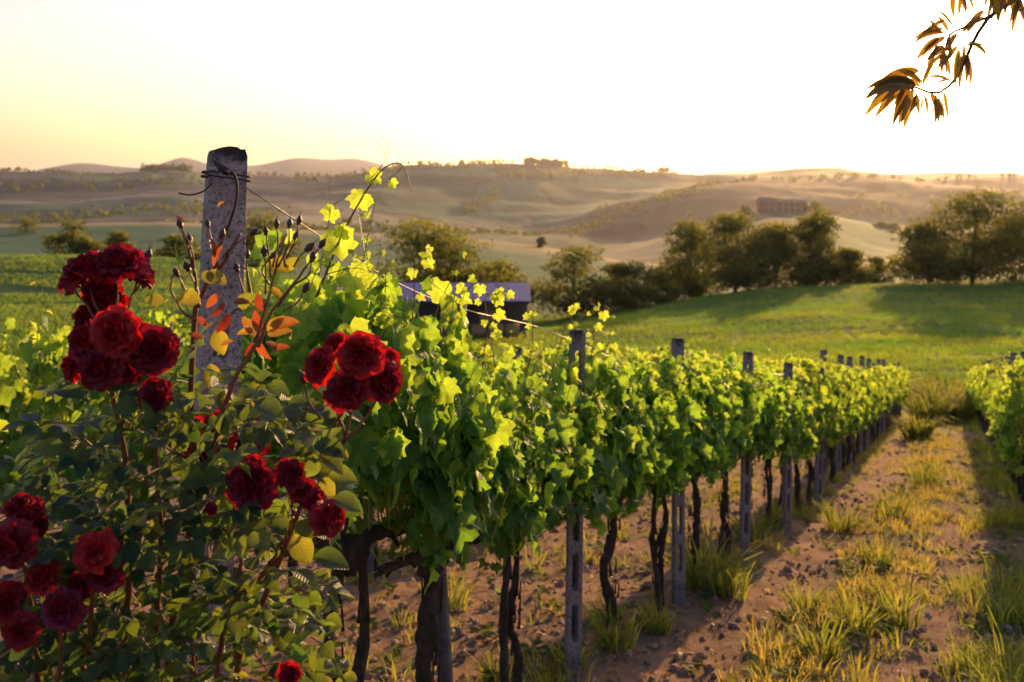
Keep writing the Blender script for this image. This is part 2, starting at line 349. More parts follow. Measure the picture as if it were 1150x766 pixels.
# monotone-ish cubic slopes along depth
Hh = np.diff(RY)[:, None]; Dd = np.diff(RZ, axis=0) / Hh
SL = np.zeros_like(RZ); SL[0] = Dd[0]; SL[-1] = 0
for k in range(1, len(RY) - 1):
    a, b = Dd[k - 1], Dd[k]; w1 = 2 * Hh[k, 0] + Hh[k - 1, 0]; w2 = Hh[k, 0] + 2 * Hh[k - 1, 0]
    with np.errstate(all='ignore'): SL[k] = np.where(a * b > 0, (w1 + w2) / (w1 / a + w2 / b), 0)
def ground(X, Y, detail=True):
    X = np.asarray(X, float); Y = np.asarray(Y, float); Rr = np.hypot(X, Y)
    D = np.maximum(np.maximum(Y, .6 * Rr), .21); px = np.clip(CX + F * X / np.maximum(D, 1e-6), -599, 1749)
    fx = (px + 600) / 5.0; xi = np.clip(fx.astype(int), 0, len(XS) - 2); fx = fx - xi
    k = np.clip(np.searchsorted(RY, D) - 1, 0, len(RY) - 2)
    L = lambda A, kk: A[kk, xi] * (1 - fx) + A[kk, xi + 1] * fx
    h = RY[k + 1] - RY[k]; t = np.clip((D - RY[k]) / h, 0, 1)
    z = (2 * t ** 3 - 3 * t ** 2 + 1) * L(RZ, k) + (t ** 3 - 2 * t ** 2 + t) * h * L(SL, k) + (-2 * t ** 3 + 3 * t ** 2) * L(RZ, k + 1) + (t ** 3 - t ** 2) * h * L(SL, k + 1)
    if detail:
        nr = np.clip((45 - D) / 10, 0, 1)
        z = z + nr * ((fbm(X * 1.1, Y * 1.1, 3) - .5) * .10 + (fbm(X * 9, Y * 9, 3) - .5) * .05 - .045 * np.exp(-((X - rowx(Y) - .72) / .2) ** 2) - .045 * np.exp(-((X - rowx(Y) - 2.02) / .18) ** 2) + .03 * np.exp(-((X - rowx(Y) - 1.38) / .3) ** 2) + .015 * np.exp(-((X - rowx(Y)) / .3) ** 2))
        md = np.clip((D - 45) / 30, 0, 1)
        z = z + md * (fbm(X / 18, Y / 18, 3) - .5) * np.clip(D * .012, .3, 1.5)
        fr = np.clip((D - 1200) / 600, 0, 1) * np.clip((9000 - D) / 4000, 0.5, 1)
        z = z + fr * (fbm(X / 260, Y / 260, 5) - .5) * 34
    return z
def gz(x, y): return float(ground(np.array([x]), np.array([y]))[0])

RowY = np.array([-5, 2.85, 5.56, 7.33, 8.9, 10.3, 11.9, 20, 36, 60.]); RowX = np.array([-4.1, -.82, .32, 1.19, 2.02, 2.72, 3.5, 7.1, 14.1, 24.6])
def rowx(Y, off=0): return np.interp(Y, RowY, RowX) + off
RDIR = R(65.6)                                        # heading of the rows measured from +X
SH = -.1807 * math.cos(R(24.4))                       # fall of the ground per metre along the row

def smoothstep(a, b, x):
    t = np.clip((x - a) / (b - a), 0, 1); return t * t * (3 - 2 * t)
def build_ground():
    ang_in = np.linspace(R(-36), R(36), 640)
    ang = np.concatenate([ang_in, np.linspace(R(36), R(324), 90)[1:-1]])
    rr = np.concatenate([[0.02], np.geomspace(.3, 26000, 960)])
    A, Q = np.meshgrid(ang, rr); X = Q * np.sin(A); Y = Q * np.cos(A)
    Z = ground(X, Y); na = len(ang); nr = len(rr)
    i = np.arange(nr - 1)[:, None] * na; j = np.arange(na)[None]; k = (j + 1) % na
    q = np.stack([i + j, i + na + j, i + na + k, i + k], -1).reshape(-1, 4)[:, ::-1]
    # colours of what grows or lies on the ground, with crest sunlight painted in
    D = np.maximum(Y, .6 * Q); px = CX + F * X / np.maximum(D, 1e-6)
    d = X - rowx(Y)                                   # across the rows
    soilA = np.array([.34, .20, .115]); soilB = np.array([.19, .105, .06])
    n1 = fbm(X * 2.2, Y * 2.2, 4)[..., None]
    colr = soilA * n1 + soilB * (1 - n1)
    strip = np.exp(-((d - 1.35) / .42) ** 2) + np.exp(-((d - 2.5) / .3) ** 2) * 1.0 + .5 * np.exp(-(d / .3) ** 2) + .5 * np.exp(-((d + 1.35) / .5) ** 2)
    gm = smoothstep(.42, .75, strip * .6 + (fbm(X * 1.6 + 40, Y * 1.6, 4) - .3) * .8) * .75 + smoothstep(16, 40, D) * .35
    gm = np.clip(gm, 0, 1)[..., None]
    colr = colr * (1 - gm) + np.array([.11, .13, .03]) * gm
    # the green field
    fm = smoothstep(38, 44, D)[..., None]; n2 = fbm(X / 3, Y / 9, 4)[..., None]
    colr = colr * (1 - fm) + (np.array([.02, .075, .010]) * n2 + np.array([.04, .10, .012]) * (1 - n2)) * fm
    # parcels further away
    seeds = rng.random((260, 2)); sx = (seeds[:, 0] - .4) * 7000; sy = 150 + seeds[:, 1] ** 1.3 * 4800
    cols = np.array([[.08, .13, .045], [.10, .15, .055], [.19, .17, .08], [.07, .11, .045], [.12, .15, .06], [.24, .20, .10], [.11, .09, .07]])
    ci = rng.integers(0, len(cols), 260)
    far = D > 128; Xf = X[far]; Yf = Y[far]; w = 1 / np.maximum(Yf, 100) ** .5
    wx = (fbm(Xf / 200, Yf / 200, 3) - .5) * 120; wy = (fbm(Xf / 200 + 50, Yf / 200, 3) - .5) * 120
    best = np.full(len(Xf), 1e18); sec = np.full(len(Xf), 1e18); bi = np.zeros(len(Xf), int)
    for s in range(260):
        sc = .35 + sy[s] / 5000.
        dd = (((Xf + wx - sx[s]) * 1.0) ** 2 + ((Yf + wy - sy[s]) * .8) ** 2)
        m = dd < best; sec = np.where(m, best, np.minimum(sec, dd)); best[m] = dd[m]; bi[m] = s
    cf = cols[ci[bi]]
    wood = smoothstep(.52, .60, fbm(Xf / 330 + 7, Yf / 420 + 3, 4)) * smoothstep(1100, 1500, Yf)
    cf = cf * (1 - wood[:, None]) + np.array([.055, .06, .035]) * wood[:, None]
    # broken clay slopes on the left
    bl = smoothstep(.5, .62, fbm(Xf / 90, Yf / 60, 4)) * smoothstep(1300, 1700, Yf) * smoothstep(3000, 2600, Yf) * (px[far] < 420)
    cf = cf * (1 - .6 * bl[:, None]) + np.array([.24, .20, .17]) * .6 * bl[:, None]
    pf = px[far]; wob = (fbm(Xf / 300, Yf / 300, 3) - .5)
    def patch(mask, c, a=.85):
        nonlocal cf
        cf = cf * (1 - a * mask[:, None]) + np.array(c) * a * mask[:, None]
    sm = smoothstep
    patch(sm(2550, 2800, Yf + wob * 500) * sm(3950, 3750, Yf + wob * 600) * sm(380, 440, pf), (.025, .11, .04), .92)
    patch(sm(3750, 3950, Yf + wob * 700), (.030, .022, .028), .92)
    patch(sm(1750, 1950, Yf) * sm(2750, 2600, Yf) * sm(600, 660, pf + wob * 120), (.045, .030, .026), .9)
    patch(sm(2000, 2200, Yf) * sm(2750, 2500, Yf) * sm(300, 240, pf + wob * 200), (.028, .10, .045), .85)
    patch(sm(2700, 3000, Yf) * sm(3700, 3400, Yf) * sm(380, 330, pf), (.035, .04, .032), .85)
    patch(sm(590, 625, Yf + wob * 30) * sm(720, 700, Yf), (.30, .24, .09), .9)  # gold of grazing sun along the crest, painted into the ground colour
    patch(sm(150, 200, Yf) * sm(600, 560, Yf + wob * 60), (.025, .10, .04), .92)
    cf = cf * rng.uniform(.55, 1.6, 260)[bi][:, None]
    hedge = (smoothstep(16, 6, (np.sqrt(sec) - np.sqrt(best)) / (1 + Yf / 4000)) * (Yf > 700))[:, None]
    cf = cf * (1 - .75 * hedge) + np.array([.02, .028, .015]) * .75 * hedge
    cf = cf * .78 * (.7 + .6 * fbm(Xf / 30, Yf / 30, 3))[:, None]
    mf = smoothstep(128, 150, D[far])[:, None]
    colr[far] = colr[far] * (1 - mf) + cf * mf
    mb = MB(); mb.add(np.stack([X, Y, Z], -1).reshape(-1, 3), q, None, colr.reshape(-1, 3))
    m, nt, b = newmat('ground_cover')
    at = nt.nodes.new('ShaderNodeAttribute'); at.attribute_name = 'lc'
    geo = nt.nodes.new('ShaderNodeNewGeometry')
    f1 = ramp(nt, noise(nt, 14, 8, .75, vec=geo.outputs['Position']), [(.3, (.55, .52, .5)), (.55, (1, 1, 1)), (.75, (1.35, 1.3, 1.25))])
    mp2 = nt.nodes.new('ShaderNodeMapping'); mp2.inputs['Scale'].default_value = (.02, .3, .3); mp2.inputs['Rotation'].default_value = (0, 0, R(4)); nt.links.new(geo.outputs['Position'], mp2.inputs[0])
    f2 = ramp(nt, noise(nt, 1.6, 6, .7, vec=mp2.outputs[0]), [(.35, (.75, .78, .75)), (.65, (1.2, 1.15, 1.1))])
    c = mixc(nt, 1., mixc(nt, 1., at.outputs['Color'], f1, 'MULTIPLY'), f2, 'MULTIPLY')
    nt.links.new(c, b.inputs['Base Color']); b.inputs['Roughness'].default_value = 1.0; b.inputs['Specular IOR Level'].default_value = .1
    bump(nt, b, noise(nt, 24, 8, .75, vec=geo.outputs['Position']), .9, .03)
    o = mb.obj('ground', m); tag(o, kind='structure'); return o
build_ground()
GRD = bpy.data.objects['ground']

# ------------------------------------------------------------------ haze
def build_haze():
    mb = MB(); box(mb, (0, 4000, 170), (60000, 60000, 1020))
    m = bpy.data.materials.new('evening_haze'); m.use_nodes = True; nt = m.node_tree; nt.nodes.remove(nt.nodes['Principled BSDF'])
    pv = nt.nodes.new('ShaderNodeVolumePrincipled'); pv.inputs['Color'].default_value = (.90, .90, .98, 1)
    pv.inputs['Density'].default_value = 0.20e-4; pv.inputs['Anisotropy'].default_value = .68
    nt.links.new(pv.outputs[0], nt.nodes['Material Output'].inputs['Volume'])
    o = mb.obj('haze', m, smooth=False); tag(o, 'thin golden evening haze over the valley', 'haze', kind='stuff')
build_haze()

# ------------------------------------------------------------------ far trees, hedges and buildings
def blob_trees(mb, pts, hs, n=70, leaf=.16):
    for (x, y), h in zip(pts, hs):
        z = gz(x, y); c = rng.normal(0, 1, (n, 3)); c = unit(c) * rng.random((n, 1)) ** .35
        p = c * np.array([h * .42, h * .42, h * .46]) + np.array([x, y, z + h * .5])
        leaves(mb, CARD, p, rng.normal(0, 1, (n, 3)) + [0, 0, .3], rng.normal(0, 1, (n, 3)), h * leaf * (.7 + .7 * rng.random(n)) * 2, 0, 0, .1)
def ridge_wood():
    mb = MB(); pts = []; hs = []
    def line(x0, x1, Y0, Y1, n, h, jit):
        for _ in range(n):
            t = rng.random(); Y = Y0 + (Y1 - Y0) * t + rng.normal(0, jit); x = x0 + (x1 - x0) * t + rng.normal(0, 1.5)
            pts.append(((x - CX) / F * Y, Y)); hs.append(h * (.6 + .8 * rng.random()))
    line(160, 215, 4150, 4200, 50, 24, 40); line(590, 634, 4150, 4150, 60, 22, 30); line(0, 130, 4150, 4150, 60, 14, 30)
    line(440, 590, 4150, 4180, 40, 14, 30); line(640, 780, 4150, 4180, 14, 12, 20); line(235, 420, 4150, 4150, 40, 13, 40)
    line(740, 750, 4150, 4150, 4, 22, 10); line(860, 1150, 2480, 2480, 60, 9, 20); line(780, 850, 2480, 2500, 30, 10, 20)
    line(630, 800, 2200, 2450, 260, 9, 120); line(190, 420, 1500, 1750, 120, 9, 50); line(380, 640, 1900, 2300, 170, 9, 80)
    line(0, 330, 2000, 2450, 160, 9, 90); line(520, 560, 2900, 3300, 60, 10, 60); line(940, 1150, 1900, 2100, 80, 9, 80)
    line(330, 560, 3800, 3900, 90, 14, 50); line(560, 760, 3700, 3900, 90, 14, 60); line(0, 250, 3400, 3600, 90, 12, 90)
    blob_trees(mb, pts, hs, 26, .2)
    tag(mb.obj('distant_wood', M['tree_leaf']), 'far woods and hedge lines scattered over the hazy hills', 'woodland', kind='stuff')
ridge_wood()

def make_tree(name, px, Y, topy, wpx, label, lobes=9, leaf=.30, nleaf=5200, trunk=True, group='trees standing behind the green field', shape='round', mat='tree_leaf', open_=.8):
    X = (px - CX) / F * Y; z0 = gz(X, Y); top = CZ - (topy - 3 - HY) / F * Y; H = (top - z0) * .96; W = wpx / F * Y * 1.28; nleaf = int(nleaf * 1.9)
    root = empty(name, (X, Y, z0), label, 'tree', group)
    r = np.random.default_rng(int(px * 7 + Y))
    ff = MB(); tk = MB()
    cs = []
    for k in range(lobes):
        t = (k + .5) / lobes
        a = r.random() * 6.28; rad = W * .5 * (.15 + .62 * r.random()); zz = H * (.14 + .76 * r.random())
        rad *= math.sqrt(max(.3, 1 - (max(0, zz / H - .45) / .5) ** 2)) if shape == 'round' else 1.0
        if shape == 'poplar': rad *= .35; zz = H * (.1 + .75 * t) 
        cs.append((math.cos(a) * rad, math.sin(a) * rad * .8, zz, W * (.13 + .11 * r.random()), H * (.09 + .09 * r.random())))
    cs.append((r.normal(0, W * .06), 0, H * .88, W * .2, H * .12)); cs.append((0, 0, H * .55, W * .26, H * .22))
    cs += [(-W * .36, 0, H * .36, W * .16, H * .15), (W * .36, 0, H * .38, W * .16, H * .15), (-W * .22, -W * .1, H * .14, W * .2, H * .13), (W * .22, -W * .1, H * .15, W * .2, H * .13), (0, -W * .15, H * .2, W * .18, H * .14)] if shape == 'round' else []
    wts = np.array([c[3] * c[3] * c[4] for c in cs]) ** .75; wts /= wts.sum()
    for c, w in zip(cs, wts):
        n = int(nleaf * w); d = unit(r.normal(0, 1, (n, 3))); rad = .45 + .62 * r.random((n, 1)) ** .6
        sub = 1 + .35 * np.sin(d[:, :1] * 5 + c[0]) * np.cos(d[:, 2:] * 6 + c[1])
        p = np.array(c[:3]) + d * rad * sub * np.array([c[3], c[3], c[4]]) * 1.05
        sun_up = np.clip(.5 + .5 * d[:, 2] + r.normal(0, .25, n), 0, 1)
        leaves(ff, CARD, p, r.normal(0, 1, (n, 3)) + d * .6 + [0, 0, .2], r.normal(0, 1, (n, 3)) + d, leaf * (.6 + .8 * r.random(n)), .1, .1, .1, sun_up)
        b = np.array([r.normal(0, W * .02), 0, H * .12]); m_ = (b + np.array(c[:3])) / 2 + [0, 0, -H * .05]
        tube(tk, smooth_path([b, m_, c[:3]], 7, W * .008), np.linspace(H * .014, H * .005, 7), 5)
    tube(tk, smooth_path([(0, 0, -.4), (r.normal(0, .1), 0, H * .2), (r.normal(0, .3), 0, H * .55), (0, 0, H * .8)], 9, W * .006), np.linspace(H * .028, H * .006, 9), 7)
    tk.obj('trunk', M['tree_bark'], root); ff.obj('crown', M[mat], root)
    return root
G1 = 'trees standing behind the green field'
make_tree('round_tree', 82, 240, 249, 48, 'small round tree alone in the pale field at the left, above the red roses', 6, .42, 3000, group=None)
make_tree('round_tree', 132, 300, 261, 34, 'low rounded bush tree just right of the small round tree in the left field', 5, .45, 1800, group=None)
make_tree('shrub_tree', 30, 520, 246, 30, 'tiny dark tree far left on the gold edged field', 4, .6, 600, group=None)
make_tree('broad_tree', 202, 190, 266, 62, 'dark spreading bush tree just left of the tall end post', 7, .38, 3000, group=None)
make_tree('broad_tree', 298, 190, 240, 70, 'dark tree half hidden behind the rose buds right of the tall end post', 7, .38, 3600, group=None)
make_tree('broad_tree', 480, 112, 249, 132, 'broad spreading tree rising directly behind the blue roofed shed', 16, .26, 9500, group=None)
make_tree('broad_tree', 562, 118, 292, 62, 'low olive green tree at the right end of the shed roof', 7, .26, 3000, group=None)
make_tree('broad_tree', 646, 118, 277, 78, 'leaning leafy tree between the shed and the green field', 9, .24, 5200, group=G1)
make_tree('broad_tree', 700, 122, 296, 60, 'lower bushy tree left of the big clump behind the field', 8, .24, 4000, group=G1)
make_tree('broad_tree', 736, 128, 304, 46, 'smallest bush at the left foot of the big clump of trees', 6, .24, 2500, group=G1)
for px, Y, ty, w, lb in ((776, 140, 246, 62, 'leftmost tall tree of the big clump, with a forked open crown'),
                         (826, 134, 238, 78, 'second tall tree of the big clump, widest and darkest crown'),
                         (872, 138, 252, 80, 'third tree of the big clump, below the farmhouse hill'),
                         (918, 136, 236, 60, 'rightmost tall tree of the big clump, with upright crown lobes')):
    make_tree('broad_tree', px, Y, ty, w, lb, 11, .27, 6500, group=G1)
make_tree('broad_tree', 955, 134, 281, 40, 'short tree standing just right of the big clump', 6, .26, 2200, group=G1)
make_tree('broad_tree', 984, 142, 290, 34, 'small sparse tree alone in the gap before the right edge trees', 5, .26, 1500, group=G1)
make_tree('broad_tree', 1042, 128, 252, 66, 'lower round tree on the left flank of the right edge trees', 8, .26, 4500, group=G1)
make_tree('broad_tree', 1092, 126, 217, 110, 'big tree with sunlit gaps at the right edge behind the field', 14, .27, 9500, group=G1)
make_tree('broad_tree', 1158, 128, 222, 90, 'tree cut off by the right edge of the view', 11, .27, 6500, group=G1)
make_tree('broad_tree', 1230, 130, 225, 95, 'tree beyond the right edge of the view behind the field', 10, .3, 5000, group=G1)
make_tree('cypress', 608, 640, 269, 11, 'single dark stubby cypress on the gold crest behind the shed', 5, .9, 900, group=None, shape='poplar')
for k, (px, Y, ty, w, lb) in enumerate(((915, 980, 228, 22, 'dark tree close to the right end of the hilltop farmhouse'), (990, 985, 252, 14, 'small tree on the slope right of the hilltop farmhouse'),
                         (1003, 985, 254, 12, 'tiny tree next to the lone tree right of the farmhouse'), (838, 985, 234, 14, 'small dark tree left of the hilltop farmhouse'))):
    make_tree('round_tree', px, Y, ty, w, lb, 4, 1.3, 500, group='trees around the hilltop farmhouse')

def farmhouse():
    Y = 985; X = (878 - CX) / F * Y; z = gz(X, Y) - 1
    root = empty('farmhouse', (X, Y, z), 'long brick farmhouse on the crest of the hazy hill', 'building')
    brick = simple('old_brick', [(.3, (.17, .09, .065)), (.7, (.27, .15, .11))], 1.2, .95, .2, .05)
    tile = simple('roof_tile', [(.3, (.14, .08, .06)), (.7, (.22, .13, .09))], 1.5, .9, .2, .05)
    dark = simple('window_dark', [(.3, (.02, .02, .02)), (.7, (.035, .03, .03))], 1, .4, 0, .01)
    w = MB(); box(w, (0, 0, 6), (46, 14, 12)); w.obj('wall', brick, root, False)
    w = MB(); box(w, (-15, -1, 7), (13, 15.2, 14)); w.obj('wing_wall', brick, root, False)
    def gable(x0, x1, y, z0, h, n='roof'):
        v = [(x0, -y, z0), (x1, -y, z0), (x1, y, z0), (x0, y, z0), (x0, 0, z0 + h), (x1, 0, z0 + h)]
        m = MB(); m.add(v, [(0, 1, 5, 4), (2, 3, 4, 5), (3, 2, 1, 0)], [(0, 4, 3), (1, 2, 5)]); return m.obj(n, tile, root, False)
    gable(-24, 24, 8, 12.02, 2.2); gable(-22.4, -7.6, 8.9, 14.02, 2.4)
    for i, x in enumerate((-18, -12, -4, 2, 8, 14, 20)):
        for zz in (3.5, 9):
            m = MB(); box(m, (x, -7.03 if x > -8 else -8.63, zz), (1.6, .3, 2.4)); m.obj('window', dark, root, False)
farmhouse()
def shed():
    Y = 86; X = (512 - CX) / F * Y; z = gz(X, Y)
    root = empty('open_shed', (X, Y, z), 'long open shed with a blue grey metal roof below the broad tree', 'shed')
    roofm, nt, b = newmat('blue_sheet_roof')
    tcn = nt.nodes.new('ShaderNodeTexCoord'); w = nt.nodes.new('ShaderNodeTexWave'); w.inputs['Scale'].default_value = 3.2; nt.links.new(tcn.outputs['Object'], w.inputs[0])
    nt.links.new(ramp(nt, noise(nt, 1.3, 5), [(.3, (.008, .035, .17)), (.7, (.018, .06, .24))]), b.inputs['Base Color']); b.inputs['Roughness'].default_value = .8; b.inputs['Specular IOR Level'].default_value = .1
    bump(nt, b, w.outputs[0], .6, .05)
    top = CZ - (321 - HY) / F * Y - z; ev = CZ - (338 - HY) / F * (Y - 4) - z
    W = 166 / F * Y
    v = [(-W / 2, -4, ev), (W / 2, -4, ev), (W / 2, 3, top), (-W / 2, 3, top)]; vv = v + [(a, b_, c - .12) for a, b_, c in v]
    m = MB(); m.add(vv, [(0, 1, 2, 3), (7, 6, 5, 4), (0, 4, 5, 1), (1, 5, 6, 2), (2, 6, 7, 3), (3, 7, 4, 0)]); m.obj('roof', roofm, root, False)
    for k in range(5):
        x = -W / 2 + .5 + k * (W - 1) / 4
        m = MB(); box(m, (x, -3.6, ev / 2 - .3), (.16, .16, ev + .5)); m.obj('post', M['wood'], root, False)
    m = MB(); box(m, (0, 2.8, (top - .3) / 2 - .2), (W - .4, .12, top - .1)); m.obj('back_wall', M['wood'], root, False)
    m = MB(); box(m, (0, -3.6, ev - .2), (W - .3, .1, .18)); m.obj('beam', M['wood'], root, False)
    hay = simple('hay', [(.3, (.28, .17, .06)), (.7, (.42, .28, .11))], 8, 1, .8, .05)
    for k, (x, zz) in enumerate(((2.0, .55), (3.5, .55), (2.7, 1.6), (4.9, .55))):
        m = MB(); p = smooth_path([(-.62, 0, 0), (.62, 0, 0)], 2); tube(m, p, .55, 18, .05)
        o = m.obj('hay_bale', hay); o.location = (X + x, Y - .8, z + zz)
        tag(o, ['round hay bale at the left of the row under the shed', 'middle round hay bale on the shed floor', 'round hay bale resting on top of two others in the shed', 'rightmost round hay bale under the shed roof'][k], 'hay bale', 'round hay bales under the shed')
shed()

# ------------------------------------------------------------------ vegetation on the ground
def blades(mb, x, y, h, nb, spread, lean=.5, w=.006, rnd=None, tri=False):
    x = np.repeat(x, nb); y = np.repeat(y, nb); h = np.repeat(h, nb) * (.45 + .75 * rng.random(len(x))); s = np.repeat(spread, nb)
    n = len(x); a = rng.random(n) * 6.283; rr = np.sqrt(rng.random(n)) * s; x = x + np.cos(a) * rr; y = y + np.sin(a) * rr
    z = ground(x, y) - .01; base = np.stack([x, y, z], -1)
    la = a + rng.normal(0, .7, n); ln = lean * (.2 + rng.random(n)); d = np.stack([np.cos(la), np.sin(la), 0 * la], -1)
    sa = rng.random(n) * 6.283; side = np.stack([np.cos(sa), np.sin(sa), 0 * sa], -1) * (np.broadcast_to(w, (n,)) * (.6 + .8 * rng.random(n)))[:, None]
    up = np.array([0, 0, 1.]); hh = h[:, None]; l = ln[:, None]
    rn = rng.random(n) if rnd is None else np.clip(np.repeat(rnd, nb) + rng.normal(0, .12, n), 0, 1)
    if tri:
        v = np.stack([base - side, base + side, base + up * hh * .9 + d * hh * l], 1); q = None; t = (np.arange(n) * 3)[:, None] + [0, 1, 2]; k = 3
    else:
        m1 = base + up * hh * .55 + d * hh * l * .3; m2 = base + up * hh * .85 + d * hh * l * .8; tp = base + up * hh * (.98 - l * .35) + d * hh * l * 1.4
        v = np.stack([base - side, base + side, m1 - side * .9, m1 + side * .9, m2 - side * .55, m2 + side * .55, tp], 1); k = 7
        o = (np.arange(n) * 7)[:, None]; q = np.vstack([o + [0, 1, 3, 2], o + [2, 3, 5, 4]]); t = o + [4, 5, 6]
    at = np.zeros((n, k, 3)); at[..., 2] = rn[:, None]
    mb.add(v.reshape(-1, 3), q, t, at.reshape(-1, 3))
def near_grass():
    mb = MB()
    N = 23000; Y = 2.2 * (40 / 2.2) ** rng.random(N) ; X = rowx(Y) + rng.uniform(-6, 4.6, N)
    px = CX + F * X / Y; k = (px > -80) & (px < 1230); X, Y = X[k], Y[k]; d = X - rowx(Y)
    dens = 1.25 * np.exp(-((d - 1.40) / .40) ** 2) + 1.7 * np.exp(-((d - 2.45) / .36) ** 2) + .62 * np.exp(-(d / .30) ** 2) + .45 * np.exp(-((d + 1.35) / .5) ** 2) + .5 * np.exp(-((d + 2.7) / .3) ** 2)
    dens = dens * .62 + .02 + smoothstep(14, 36, Y) * .38
    dens *= smoothstep(.42, .62, fbm(X * 1.5, Y * 1.5, 3)) * 1.3
    k = rng.random(len(X)) < dens; X, Y, d = X[k], Y[k], d[k]
    h = .06 + .11 * rng.random(len(X)) + .10 * np.exp(-((d - 2.5) / .4) ** 2) + .05 * np.exp(-(d / .3) ** 2)
    big = rng.random(len(X)) < .06; h[big] *= 1.7
    rnd = np.clip(.35 + .4 * rng.random(len(X)) + .40 * np.exp(-((d - 1.3) / .5) ** 2) - .35 * np.exp(-((d - 2.5) / .4) ** 2) + .1, 0, 1)
    blades(mb, X, Y, h, 16, .05 + .05 * rng.random(len(X)), .7, .0035 + 0 * .1, rnd)
    # bushy clumps along the foot of the vines, the path end thicket
    cl = [(790, 655, 7.6, .34, 170), (818, 668, 7.3, .22, 90), (845, 612, 9.8, .26, 120), (870, 600, 10.6, .22, 110), (735, 700, 6.4, .16, 90), (690, 720, 6.0, .20, 90), (640, 742, 5.5, .14, 80),
          (940, 520, 19, .35, 120), (1060, 465, 33, 1.1, 420), (1043, 470, 31, .8, 260), (1078, 462, 34, 1.0, 420), (1062, 460, 36, 1.2, 420), (1030, 500, 24, .5, 160), (1000, 600, 11, .3, 90), (945, 600, 10.5, .26, 90), (1010, 700, 6.6, .22, 90), (960, 720, 6.2, .2, 80), (1040, 560, 14, .35, 120), (560, 700, 5.4, .16, 60), (505, 690, 7., .22, 40), (985, 640, 8.2, .2, 80), (920, 745, 5.7, .2, 70), (905, 690, 6.8, .18, 60)]
    for px_, _, Y_, hh, nb in cl:
        X_ = (px_ - CX) / F * Y_
        blades(mb, np.array([X_]), np.array([Y_]), np.array([hh * 1.3]), nb, np.array([hh * .55]), .8, .006 if Y_ < 15 else .02, np.array([.5]))
    tag(mb.obj('grass', M['grass']), 'dry and green grass tufts growing along the vineyard path', 'grass', kind='stuff')
def field_crop():
    mb = MB(); N = 95000; px = rng.uniform(-60, 1230, N); Y = 41 * (128 / 41) ** rng.random(N); X = (px - CX) / F * Y
    n = fbm(X / 4, Y / 1.5, 3); k = rng.random(N) < .35 + .9 * n; X, Y = X[k], Y[k]
    row = (vnoise(X / 40 + Y / 30, Y / 2.4) > .2); X, Y = X[row], Y[row]
    blades(mb, X, Y, np.full(len(X), .34), 4, np.full(len(X), .22), .45, .022, np.clip(fbm(X / 9, Y / 5, 3), 0, 1), True)
    tag(mb.obj('field_grass', M['crop']), 'young green crop covering the sloping field behind the vines', 'crop', kind='stuff')
def clods():
    mb = MB(); bm = bmesh.new(); bmesh.ops.create_icosphere(bm, subdivisions=1, radius=1); V0 = np.array([v.co[:] for v in bm.verts]); T0 = np.array([[v.index for v in f.verts] for f in bm.faces]); bm.free()
    N = 42000; Y = 2.4 * (26 / 2.4) ** rng.random(N); X = rowx(Y) + rng.uniform(-4.5, 3.2, N); px = CX + F * X / Y
    k = (px > -40) & (px < 1200) & (rng.random(N) < .25 + 1.0 * smoothstep(.5, .7, fbm(X * 1.2, Y * 1.2, 3))); X, Y = X[k], Y[k]; n = len(X)
    s = .005 + .034 * rng.random(n) ** 5; z = ground(X, Y) + s * .25
    V = V0[None] * (1 + .5 * (rng.random((n, len(V0), 1)) - .5)) * s[:, None, None] * (.7 + .6 * rng.random((n, 1, 3))) * [1, 1, .7] + np.stack([X, Y, z], -1)[:, None]
    T = T0[None] + (np.arange(n) * len(V0))[:, None, None]; at = np.repeat(rng.random(n), len(V0))
    mb.add(V.reshape(-1, 3), None, T.reshape(-1, 3), np.stack([at, at, at], -1))
    m, nt, b = newmat('clod_soil'); a = nt.nodes.new('ShaderNodeAttribute'); a.attribute_name = 'lc'; sp = nt.nodes.new('ShaderNodeSeparateXYZ'); nt.links.new(a.outputs['Vector'], sp.inputs[0])
    c = ramp(nt, sp.outputs[2], [(0, (.19, .105, .065)), (.8, (.30, .165, .09)), (.98, (.36, .27, .20))]); nt.links.new(c, b.inputs['Base Color']); b.inputs['Roughness'].default_value = .95
    bump(nt, b, noise(nt, 90, 4), .6, .004)
    tag(mb.obj('soil_clods', m, smooth=False), 'crumbly clods and small stones strewn over the bare soil', 'soil clods', kind='stuff')
    # dead leaves and prunings
    mb = MB(); N = 2600; Y = 2.6 * (22 / 2.6) ** rng.random(N); X = rowx(Y) + rng.uniform(-3.2, 2.8, N); n = N
    p = np.stack([X, Y, ground(X, Y) + .012], -1)
    leaves(mb, R_LO, p, np.stack([rng.normal(0, 1, n), rng.normal(0, 1, n), rng.normal(0, .15, n)], -1), np.array([0, 0, 1.]) + rng.normal(0, .25, (n, 3)), .03 + .03 * rng.random(n), .5, .3, .3)
    dl = leafmat('dead_leaf', [(0, (.14, .07, .03)), (1, (.42, .28, .13))], [(0, (.4, .2, .05)), (1, (.7, .5, .2))], None, .3, .7)
    tag(mb.obj('leaf_litter', dl), 'dry brown leaves littering the soil under the vines', 'leaf litter', kind='stuff')
